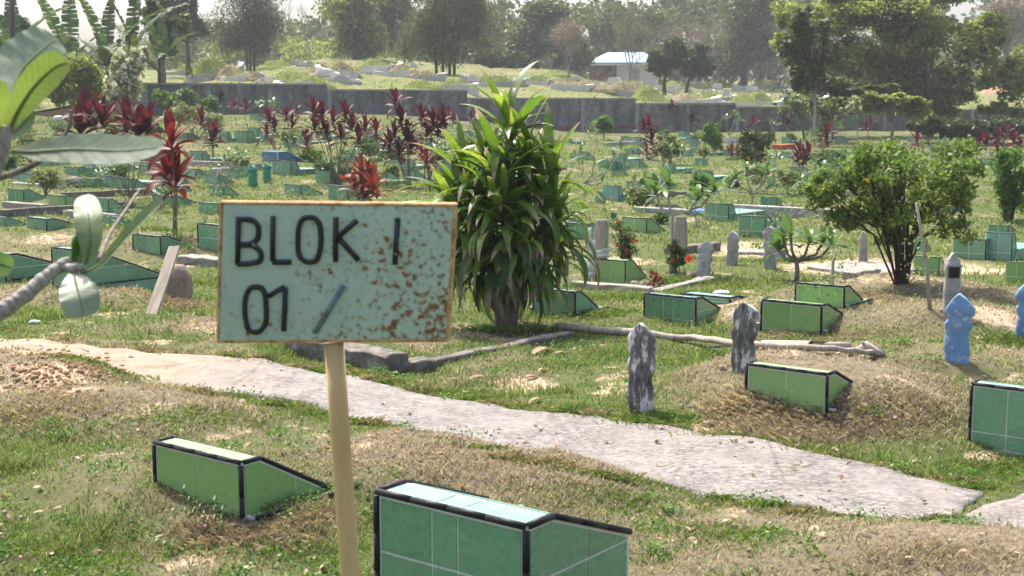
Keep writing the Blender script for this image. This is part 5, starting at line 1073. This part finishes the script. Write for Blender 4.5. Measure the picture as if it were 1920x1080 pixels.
# ------------------------------------------------------------------ banana plants
def banana_leaf(L, w, bend, seed):
    V, Fq, t = strap(L, w, bend, 18, .25, peak=.35); r_ = np.random.default_rng(seed); V2 = []; F2 = []; T2 = []
    for i in range(18):                                # torn blade: each half strip is its own frayed piece
        for sx_ in (0, 2):
            b = len(V2); o_ = r_.uniform(-.05, .05, 3) * w; g_ = .35 * r_.random() * (r_.random() < .5)
            V2 += [V[i * 3 + 1], V[i * 3 + sx_] + o_, V[(i + 1) * 3 + sx_] * (1 - g_) + V[i * 3 + sx_] * g_ + o_, V[(i + 1) * 3 + 1]]; F2.append((b, b + 1, b + 2, b + 3)); T2 += [0] * 4
    return np.array(V2), np.array(F2), np.array(T2, float)
BT = [banana_leaf(2.3, .46, b, i) for i, b in enumerate((.5, .9, 1.4, 1.9))]
def banana(label, base, ty, d, n_=8, s=1., lean=0):
    P = at(base[0], base[1], d); P[2] = float(T(P[0], P[1])) - .05; tip = at(base[0] + lean, ty, d) - P; th = thing('banana_plant', label, 'banana plant', P)
    link('trunk', MB().tube([(0, 0, -.1), tip * .5 + np.array([.05, 0, 0]), tip], [.13, .11, .08], 9).mesh('bark_grey', True), th)
    for i in range(n_):
        q = i / n_; az = i * 2.4 + random.uniform(-.3, .3); ci = min(3, int(q * 4)); tpl = BT[ci]; me = bpy.data.meshes.get('banana_blade_%d' % ci) or mesh_np('banana_blade_%d' % ci, tpl[0], tpl[1], 'banana_leaf', True)
        lo = link('leaf', me, th, mw=mtx(tip, az, R(84) - q * R(85), random.uniform(-.4, .4), s * random.uniform(.8, 1.1)))
        link('midrib', bpy.data.meshes.get('midrib_%d' % ci) or (lambda m_: (setattr(m_, 'name', 'midrib_%d' % ci), m_)[1])(MB().tube(strap(2.3, .1, (.5, .9, 1.4, 1.9)[ci], 8)[0][1::3], np.linspace(.025, .006, 9), 4).mesh('pale_leaf', True)), lo)
banana('banana plant with upright leaf against the sky, left one', (132, 150), 125, 62, 6, 1.75)
banana('banana plant with tattered arching leaves near the white blossoms', (200, 160), 122, 60, 7, 1.6)
banana('tall banana plant with brown hanging leaves beside the sparse tree', (250, 150), 95, 61, 7, 1.6)
banana('banana plant partly cut by the left frame edge', (25, 140), 108, 58, 7, 1.7)
banana('short banana plant right of the white blossom bush', (305, 150), 112, 64, 6, 1.1)
tree('papaya_tree', 'narrow leafy tree with hanging dark fruit-like leaf clumps', (300, 170), [(295, 50, 26, 35), (310, 85, 25, 22), (335, 45, 22, 20), (285, 15, 25, 20)], 'tree_mid', 1900, .3, d=66, trunkr=.1, nclump=30, sig=.6, asp=1.5)
tree('hill_tree', 'dark green tree filling the left frame edge behind bananas', (20, 130), [(20, 70, 50, 50), (0, 110, 60, 40)], 'tree_dark', 4500, .32, d=72, trunkr=.2, nclump=50, sig=.7)
# ------------------------------------------------------------------ distant wood: reads as one mass
def wood_mass(label, spans, d0, d1, mat, n_, leaf, name='distant_wood'):
    cs, sg_ = [], []
    for (x0, x1, yb, yt) in spans:
        for _ in range(int((x1 - x0) / 5)):
            d = random.uniform(d0, d1); x = random.uniform(x0, x1); y = yb + (yt - yb) * random.random() ** .8; cs.append(at(x, y, d)); r = random.uniform(10, 22) * d / F; sg_.append((r, r, r * .8))
    V, Fq = leafcloud(cs, sg_, n_, leaf); o_ = link(name, mesh_np(name, V, Fq, mat)); o_['label'] = label; o_['category'] = 'woodland'; kind(o_, 'stuff')
wood_mass('hazy dark green wood covering the far hillside', [(940, 1460, 150, 35), (940, 1460, 150, 90), (1100, 1420, 120, 5), (700, 960, 140, 30), (700, 960, 145, 90), (1440, 2050, 170, -20), (1440, 2050, 190, 60), (940, 1130, 130, 20), (1240, 1500, 60, -25), (600, 960, 60, -30)], 165, 215, 'tree_mid', 60000, .9)
wood_mass('lower hazy wood behind the left hillside mounds', [(300, 720, 130, 85), (560, 720, 120, 45), (-80, 320, 150, 90), (520, 660, 110, 60), (280, 560, 110, 60)], 150, 190, 'tree_mid', 20000, .8, 'low_distant_wood')
wood_mass('yellow green scrub along the hill crest', [(540, 600, 112, 85), (700, 780, 125, 105), (395, 420, 110, 88)], 128, 140, 'tree_yellow', 3500, .4, 'hill_scrub')
# ------------------------------------------------------------------ foreground plumeria branch
def cat_(pts, k=8):
    return [np.array(p) for p in arc(pts, k)]
def big_leaf(nm, par, org, mid, wpx, fold=.12, facing=None, curl=0., mat='plumeria_leaf'):
    # mid: (px, py, distance) along the midrib; wpx: widest width in px
    C = np.array(cat_([at(*m) for m in mid], 7)); n_ = len(C); V = []; tt = []; ac = []; cols = (-1, -.66, -.33, 0, .33, .66, 1)
    for i in range(n_):
        t = i / (n_ - 1); d = C[min(i + 1, n_ - 1)] - C[max(i - 1, 0)]; d /= np.linalg.norm(d); view = np.array(facing if facing is not None else -(C[i] - CAM)); view = view / np.linalg.norm(view); sx_ = np.cross(view, d); sx_ /= np.linalg.norm(sx_); up = np.cross(d, sx_)
        tp = .055 + .945 * (math.sin(math.pi * min(1., (t / .62)) * .5) ** 1.15 if t < .62 else math.sqrt(max(0., 1 - ((t - .62) / .385) ** 2.3)))
        if t < .1: tp = .05 + (tp - .05) * (t / .1)
        w = wpx * C[i][1] / F * .5 * tp
        for c in cols: wob = .05 * w * math.sin(i * 1.7 + c * 4); V.append(C[i] + sx_ * w * c + up * (abs(c) * fold * w + curl * w * c * abs(c) + wob * abs(c)) - org); tt.append(t); ac.append(c)
    k = len(cols); Fq = np.array([(i * k + j, i * k + j + 1, (i + 1) * k + j + 1, (i + 1) * k + j) for i in range(n_ - 1) for j in range(k - 1)])
    lf = link(nm, mesh_np(nm, V, Fq, mat, True, {'t': ('FLOAT', tt), 'across': ('FLOAT', ac)}), par)
    link('midrib', MB().tube([c - org for c in C[:-1]], np.linspace(.0034, .0008, n_ - 1), 5).mesh('pale_leaf', True), lf); return lf
o0 = at(-160, 700, 2.3); bt = thing('plumeria_branch', 'thick grey branch with broad green leaves reaching in from the left edge', 'branch', o0)
pts = cat_([at(-160, 690, 2.3), at(-40, 612, 2.32), at(40, 558, 2.36), at(95, 512, 2.4), at(132, 488, 2.42)], 6); rr = np.interp(np.linspace(0, 1, len(pts)), [0, .5, .9, 1], [.0165, .0145, .011, .008])
rr = rr * (1 + .10 * np.sin(np.arange(len(rr)) * 2.1)); me = MB().tube([p - o0 for p in pts], rr, 14).mesh('branch_bark', True); rough_mesh(me, .0016, 60); link('stem', me, bt)
link('stem', MB().tube([at(118, 502, 2.41) - o0, at(140, 503, 2.4) - o0, at(158, 500, 2.4) - o0], [.009, .008, .006], 8).mesh('branch_bark', True), bt)
for k_ in range(5): a_ = pts[-1 - k_] - o0; 
link('bud', MB().tube([at(140, 490, 2.42) - o0, at(142, 455, 2.42) - o0, at(148, 432, 2.42) - o0], [.006, .008, .002], 7).mesh('fern_green', True), bt)
big_leaf('leaf', bt, o0, [(160, 496, 2.4), (168, 460, 2.41), (166, 410, 2.44), (160, 366, 2.5)], 52, .15)
big_leaf('leaf', bt, o0, [(155, 512, 2.4), (190, 495, 2.36), (240, 440, 2.3), (282, 398, 2.25), (306, 379, 2.22)], 34, .35, facing=(-.25, -.75, .55))
big_leaf('leaf', bt, o0, [(138, 508, 2.4), (142, 530, 2.37), (150, 560, 2.34), (158, 595, 2.33)], 74, .06, mat='plumeria_pale_sheen')
big_leaf('leaf', bt, o0, [(150, 502, 2.4), (147, 475, 2.42), (140, 445, 2.43)], 16, .3)
big_leaf('leaf', bt, o0, [(-60, 470, 2.35), (-30, 485, 2.35), (0, 495, 2.35), (24, 503, 2.36)], 46, .1)
tw = cat_([at(186, 488, 2.45), at(205, 440, 2.6), at(235, 395, 2.75), at(262, 355, 2.9)], 5); link('twig', MB().tube([p - o0 for p in tw], np.linspace(.005, .003, len(tw)), 6).mesh('bark_grey', True), bt)
o1 = at(-30, 360, 1.9); bt = thing('plumeria_branch', 'upper plumeria shoot with pale sunlit leaves spreading at the left edge', 'branch', o1)
link('stem', MB().tube([p - o1 for p in cat_([at(-90, 420, 1.9), at(-20, 330, 1.9), at(5, 262, 1.9), at(12, 235, 1.9)], 5)], np.linspace(.016, .009, 16), 10).mesh('branch_bark', True), bt)
big_leaf('leaf', bt, o1, [(12, 258, 1.9), (30, 215, 1.9), (62, 165, 1.88), (100, 128, 1.85), (128, 117, 1.83)], 64, .2, facing=(-.1, -1, -.1), mat='plumeria_sunlit')
big_leaf('leaf', bt, o1, [(2, 262, 1.9), (12, 205, 1.95), (40, 135, 2.0), (78, 95, 2.02), (106, 72, 2.03)], 128, .05, facing=(.15, -.7, .7), mat='plumeria_pale_sheen')
big_leaf('leaf', bt, o1, [(0, 262, 1.9), (-6, 215, 1.88), (-5, 180, 1.86), (2, 150, 1.85)], 42, .2, mat='plumeria_sunlit')
big_leaf('leaf', bt, o1, [(8, 262, 1.9), (22, 250, 1.92), (44, 232, 1.95), (58, 205, 1.97)], 30, .25)
big_leaf('leaf', bt, o1, [(20, 284, 1.95), (60, 285, 1.97), (140, 280, 1.98), (230, 283, 1.97), (304, 276, 1.95)], 72, .1, facing=(.0, -.75, .62), mat='plumeria_pale_sheen')
tw = cat_([at(-60, 350, 2.1), at(40, 320, 2.1), at(95, 285, 2.12), at(128, 240, 2.15), at(134, 205, 2.16)], 5); link('twig', MB().tube([p - o1 for p in tw], np.linspace(.006, .0028, len(tw)), 6).mesh('bark_grey', True), bt)
# ------------------------------------------------------------------ litter on the ground
DG = 'dry brown leaves lying on the grass'
for i, (x, y, L) in enumerate([(880, 716, 40), (925, 712, 24), (1000, 668, 70), (985, 712, 36), (1040, 668, 40), (1060, 735, 30), (1090, 775, 22), (1015, 752, 40), (940, 720, 22), (860, 715, 22), (1120, 775, 18), (120, 632, 30), (1180, 545, 14), (1225, 835, 8), (455, 762, 30), (1240, 1012, 14), (1010, 700, 30)]):
    P = hit(x, y) + np.array([0, 0, .015]); k = P[1] / F; V, Fq, t = strap(L * k, L * k * .3, random.uniform(.3, 1.2), 6, .5, twist=random.uniform(-1.2, 1.2)); o_ = thing('dry_leaf', 'dry curled brown leaf lying on the grass', 'leaf', P, random.uniform(0, 6.28), DG, mesh_np('dry_leaf', V, Fq, 'dead_leaf', True)); o_.rotation_euler[0] = random.uniform(.05, .35)
for (x, y, a, b, lab) in ((65, 606, 22, 6, 'crumpled white plastic scrap in the grass by the sandy path'), (1245, 752 + 40, 0, 0, None), (1345, 560, 0, 0, None), (228, 340, 16, 6, 'pale plastic scrap among the left field graves'), (1352, 552, 34, 8, 'pale plastic bag lying behind the low teal kerb')):
    if lab: rock('plastic_scrap', lab, (x, y), a, b, 'litter_white', cat='litter', seed=x)
rock('blue_sheet', 'folded blue plastic sheet beside the stepped dark green grave', (1305, 402), 42, 11, 'sheet_blue', cat='sheet', seed=2)
rock('pale_sheet', 'crumpled pale sheet under the left trees', (110, 226), 22, 9, 'litter_white', cat='sheet', seed=6)
P = hit(1228, 545); V, Fq = leafcloud([(0, 0, .05), (.02, 0, .10), (.0, 0, .14)], .045, 60, .05, asp=1.6); thing('red_wreath', 'wilted dark red flowers on rocks between the bushes', 'flowers', P, 0, None, mesh_np('w', V, Fq, 'cordyline_red'))
P = hit(1290, 505); V, Fq = leafcloud([(0, -.03, .12)], .03, 50, .04, asp=1.4); V = V; thing('pink_flower', 'single pink bloom beside the low red flower bush', 'flower', P, 0, None, mesh_np('w', V, Fq, 'red_petal'))
P = hit(1578, 555); P[2] += .22; V, Fq = leafcloud([(0, 0, .0), (.05, 0, 0), (-.05, .02, 0)], .03, 14, .05, flat=.8, asp=2); thing('orange_leaves', 'orange fallen leaves resting on the light green grave top', 'leaves', at(1566, 529, hit(1566, 572)[1] + .1), 0, None, mesh_np('w', V, Fq, 'cordyline_orange'))
# tiny pink mimosa heads on thin stems
bmq = MB().lathe([(.002, -.006), (.006, -.004), (.0075, 0), (.006, .004), (.002, .006)], 8).mesh('pink_petal', True); 
for (x, y) in [(380, 968), (385, 985), (40, 968), (10, 958), (40, 1043), (2, 1000), (848, 815), (862, 818), (1228, 733), (1248, 728), (1300, 756), (1286, 748), (820, 815)]:
    P = hit(x, y + 26); k = P[1] / F; h = 26 * k; th = thing('mimosa_flower', 'tiny pink globe flower on a thin stem in the grass', 'flower', P, 0, 'pink globe flowers in the grass'); link('stem', MB().tube([(0, 0, -.02), (.006, 0, h * .5), (0, 0, h)], .0013, 4).mesh('fern_green'), th); link('flower_head', bmq, th, loc=(0, 0, h))
# weed stems in front of the left grave
for (x, y, tx, ty) in [(372, 975, 342, 915), (400, 980, 400, 938), (412, 990, 415, 955), (395, 985, 372, 950)]:
    P = hit(x, y + 15); tip = at(tx, ty, P[1]) - P; th = thing('weed_stem', 'thin leafy weed growing before the light green grave', 'weed', P, 0, 'thin weeds before the grave'); link('stem', MB().tube([(0, 0, -.02), tip * .5 + np.array([.01, 0, 0]), tip], .0018, 4).mesh('fern_green'), th)
    link('foliage', joined('foliage', [(strap(.04, .009, .5, 3), mtx(tip * (j / 14 + .1), j * 1.57, .5, 0, random.uniform(.6, 1.1))) for j in range(13)], 'tree_mid'), th)
# ------------------------------------------------------------------ grass
FT_ = np.array(FOOT)
def grass(n_, d0, d1, name, label, hmul=1.):
    d = d0 * (d1 / d0) ** rng.random(n_); a = rng.uniform(-.47, .47, n_); x = d * np.tan(a); y = d
    dry, soil = cover(x, y); q = fbm(x * 2.3 + 5, y * 2.3, 3); tuft = sstep(.55, .75, fbm(x * 3.1, y * 3.1 + 8, 3))
    keep = ~on_path(x, y) & (rng.random(n_) > np.clip(soil * 1.25 - .15, 0, .93)) & (rng.random(n_) < .18 + sstep(.3, .62, q) * .82)
    near = np.zeros(n_, bool)
    for fx, fy, fr in FT_[np.hypot(FT_[:, 0], FT_[:, 1]) < d1 + 2]: near |= (x - fx) ** 2 + (y - fy) ** 2 < (fr * .55) ** 2
    keep &= ~near
    x, y, d, dry, soil, tuft = (v[keep] for v in (x, y, d, dry, soil, tuft)); m = len(x); z = T_front(x, y)
    h = (.010 + .026 * rng.random(m) ** 2 + .055 * tuft * rng.random(m) * (1 - dry * .5)) * (1 + .05 * np.clip(d - 6, 0, 25)) * hmul; h *= 1 - .3 * dry
    w = .0022 * np.maximum(1, d / 5) ** .95 * rng.uniform(.7, 1.5, m)
    az = rng.uniform(0, 2 * np.pi, m); ln = rng.uniform(.25, 1.1, m) + .3 * dry; dx, dy = np.cos(az), np.sin(az); sx_, sy_ = -dy, dx
    b = np.stack([x, y, z - .004], 1); off = np.stack([dx * ln * h, dy * ln * h, h], 1); s_ = np.stack([sx_ * w, sy_ * w, 0 * w], 1); md = np.stack([dx * ln * h * .35, dy * ln * h * .35, h * .62], 1)
    V = np.stack([b - s_, b + s_, b + md + s_ * .75, b + off, b + md - s_ * .75], 1).reshape(-1, 3)
    i = np.arange(m)[:, None] * 5; Fq = np.concatenate([i + np.array([[0, 1, 2, 4]])]); Ft = i + np.array([[4, 2, 3]])
    dr = np.clip(dry * 1.0 + soil * .35 + rng.normal(size=m) * .22 + .08, 0, 1); yl = rng.random(m)
    g1 = np.array([.09, .165, .03]); g2 = np.array([.20, .26, .08]); b1 = np.array([.23, .19, .14]); b2 = np.array([.46, .40, .30])
    fr = sstep(.3, .72, dr)[:, None]
    c = (g1 + (g2 - g1) * yl[:, None]) * (1 - fr) + (b1 + (b2 - b1) * yl[:, None]) * fr; c4_ = np.repeat(np.concatenate([c, np.ones((m, 1))], 1), 5, 0)
    me = bpy.data.meshes.new(name); me.vertices.add(5 * m); me.vertices.foreach_set('co', V.astype(np.float32).ravel())
    lp_ = np.concatenate([Fq, Ft], 1).astype(np.int32); me.loops.add(7 * m); me.loops.foreach_set('vertex_index', lp_.ravel()); ls = (np.arange(m)[:, None] * 7 + np.array([[0, 4]])).astype(np.int32).ravel(); me.polygons.add(2 * m); me.polygons.foreach_set('loop_start', ls); me.update(calc_edges=True)
    at_ = me.attributes.new('tint', 'FLOAT_COLOR', 'POINT'); at_.data.foreach_set('color', c4_.astype(np.float32).ravel()); me.materials.append(MATS['grass_blade'])
    o_ = link(name, me); o_['label'] = label; o_['category'] = 'grass'; kind(o_, 'stuff')
grass(540000, 3.0, 14, 'short_grass', 'short green and dried brown grass covering the near ground')
grass(150000, 14, 62, 'field_grass', 'rougher green grass growing across the burial field', 1.0)
def straw(zones, name, label, cols_, n_each=2600):
    Vs = []; Cs = []
    for (x, y, rx, ry, hh) in zones:
        P = hit(x, y); k = P[1] / F; n_ = n_each; X_ = P[0] + rng.normal(size=n_) * rx * k * .75; Y_ = P[1] + rng.normal(size=n_) * ry * k * 2.0; ok = ~on_path(X_, Y_) | (rng.random(n_) < .06); X_ = X_[ok]; Y_ = Y_[ok]; m = len(X_)
        h = hh * k * .6 * rng.uniform(.2, 1., m) ** 1.5; az = rng.uniform(0, 6.283, m); ln = rng.uniform(.2, 1.4, m); w = .0009 * P[1] / 5 * rng.uniform(.7, 1.4, m); b = np.stack([X_, Y_, T_front(X_, Y_) - .004], 1)
        sd = np.stack([-np.sin(az) * w, np.cos(az) * w, 0 * w], 1); md = np.stack([np.cos(az) * ln * h * .3, np.sin(az) * ln * h * .3, h * .6], 1); tp = np.stack([np.cos(az) * ln * h, np.sin(az) * ln * h, h * .85], 1)
        Vs.append(np.stack([b - sd, b + sd, b + md + sd * .7, b + tp + sd * .1], 1).reshape(-1, 3)); q = rng.random((m, 1)); c = np.array(cols_[0]) * (1 - q) + np.array(cols_[1]) * q; Cs.append(np.repeat(np.concatenate([c, np.ones((m, 1))], 1), 4, 0))
    V = np.concatenate(Vs); o_ = link(name, mesh_np(name, V, np.arange(len(V)).reshape(-1, 4), 'grass_blade', False, {'tint': ('FLOAT_COLOR', np.concatenate(Cs))})); o_['label'] = label; o_['category'] = 'grass'; kind(o_, 'stuff')
straw([(420, 1000, 70, 16, 40), (500, 1000, 80, 18, 45), (590, 965, 60, 14, 36), (1420, 790, 50, 18, 40), (1500, 810, 70, 20, 36), (1600, 790, 60, 18, 30), (1700, 770, 70, 20, 26), (1380, 770, 40, 14, 40), (1560, 640, 60, 8, 18), (1480, 630, 60, 6, 20), (340, 575, 40, 8, 26), (1640, 560, 60, 10, 20), (1760, 1040, 160, 24, 30), (860, 860, 160, 24, 20), (100, 760, 120, 20, 24)], 'dry_straw', 'matted dry straw grass heaped around the near graves and mounds', ((.20, .16, .11), (.44, .38, .28)), 2200)
straw([(1200, 790, 50, 10, 26), (1250, 790, 50, 10, 24), (290, 520, 60, 14, 26), (1180, 560, 80, 8, 20), (1280, 530, 50, 6, 24), (960, 622, 60, 6, 26), (700, 690, 80, 8, 18), (1860, 880, 70, 14, 26), (1350, 1000, 120, 24, 30), (1150, 935, 120, 16, 24), (1480, 490, 60, 6, 18), (1900, 640, 60, 14, 26), (1120, 590, 60, 8, 20), (120, 1040, 120, 24, 34), (240, 430, 80, 10, 18), (380, 780, 120, 14, 22)], 'green_tussock', 'longer bright green grass tussocks around graves and markers', ((.09, .165, .03), (.20, .26, .08)), 1500)
cs_, sg2 = [], []
for k_ in range(420):
    d_ = 3.6 * (15 / 3.6) ** random.random(); x = d_ * random.uniform(-.45, .45); 
    if on_path(np.array([x]), np.array([d_]))[0] or mound_sum(np.array([x]), np.array([d_]))[1][0] > .75: continue
    if any((x - f[0]) ** 2 + (d_ - f[1]) ** 2 < f[2] ** 2 * .5 for f in FOOT): continue
    h_ = random.uniform(.008, .035) * (1 + .05 * d_); cs_.append((x, d_, float(T_front(x, d_)) + h_ * .7)); w_ = random.uniform(.03, .14); sg2.append((w_, w_, h_ * .5))
V, Fq = leafcloud(cs_, sg2, 26000, .019, asp=1.7, flat=.4); o_ = link('ground_weeds', mesh_np('ground_weeds', V, Fq, 'fern_green')); o_['label'] = 'small broad-leaved green weeds dotted through the near grass'; o_['category'] = 'weeds'; kind(o_, 'stuff')
i_ = rng.random(1500); d_ = 3.6 * (13 / 3.6) ** i_; x_ = d_ * rng.uniform(-.45, .45, 1500); V, Fq = leafcloud(np.stack([x_, d_, T_front(x_, d_) + .012], 1), .012, 1500, .035, asp=1.8, flat=.9); o_ = link('leaf_litter', mesh_np('leaf_litter', V, Fq, 'dead_leaf')); o_['label'] = 'tiny dead leaf litter scattered over grass and path'; o_['category'] = 'leaf litter'; kind(o_, 'stuff')
EDG = []
for ln_ in (P_UP[1:], P_LO[:-1]):
    for (xa_, ya_), (xb_, yb_) in zip(ln_[:-1], ln_[1:]):
        for q_ in np.arange(0, 1, 45 / max(45, abs(xb_ - xa_))): EDG.append((xa_ + (xb_ - xa_) * q_, ya_ + (yb_ - ya_) * q_ + random.uniform(-3, 3), 34, 2.2, random.uniform(12, 34)))
straw(EDG[::2], 'path_edge_grass', 'green grass fringe creeping over the path edges', ((.09, .165, .03), (.20, .26, .08)), 420)
straw(EDG[1::2], 'dry_path_edge_grass', 'dry grass fringe creeping over the path edges', ((.18, .16, .07), (.38, .34, .20)), 420)
mb = MB()
for k_ in range(260):
    P = hit(random.gauss(95, 60), random.gauss(700, 22)); r_ = random.uniform(.004, .02)
    if P[1] > 9.5: continue
    pf = [(r_ * a_ * random.uniform(.8, 1.2), r_ * b_) for a_, b_ in ((.5, -.6), (1, -.1), (.8, .45), (.35, .8))]; mb.lathe(pf, 6, (P[0], P[1], P[2] + r_ * .3))
me = mb.mesh('earth_tan', True); rough_mesh(me, .006, 30); o_ = link('soil_clods', me); o_['label'] = 'orange brown soil clods heaped beside the sandy path'; o_['category'] = 'soil'; kind(o_, 'stuff')
# ------------------------------------------------------------------ air
HZ = NT('haze'); vol = HZ.node('ShaderNodeVolumePrincipled', {'Color': (.92, .95, 1, 1), 'Density': .0007, 'Anisotropy': 0.}); HZ.t.links.new(vol.outputs[0], HZ.out.inputs['Volume'])
hb = MB().box(-280, 340, -45, 560, -6, 62).build('haze', 'haze'); kind(hb, 'stuff'); hb['label'] = 'pale hazy air over the whole cemetery and hill'; hb['category'] = 'haze'
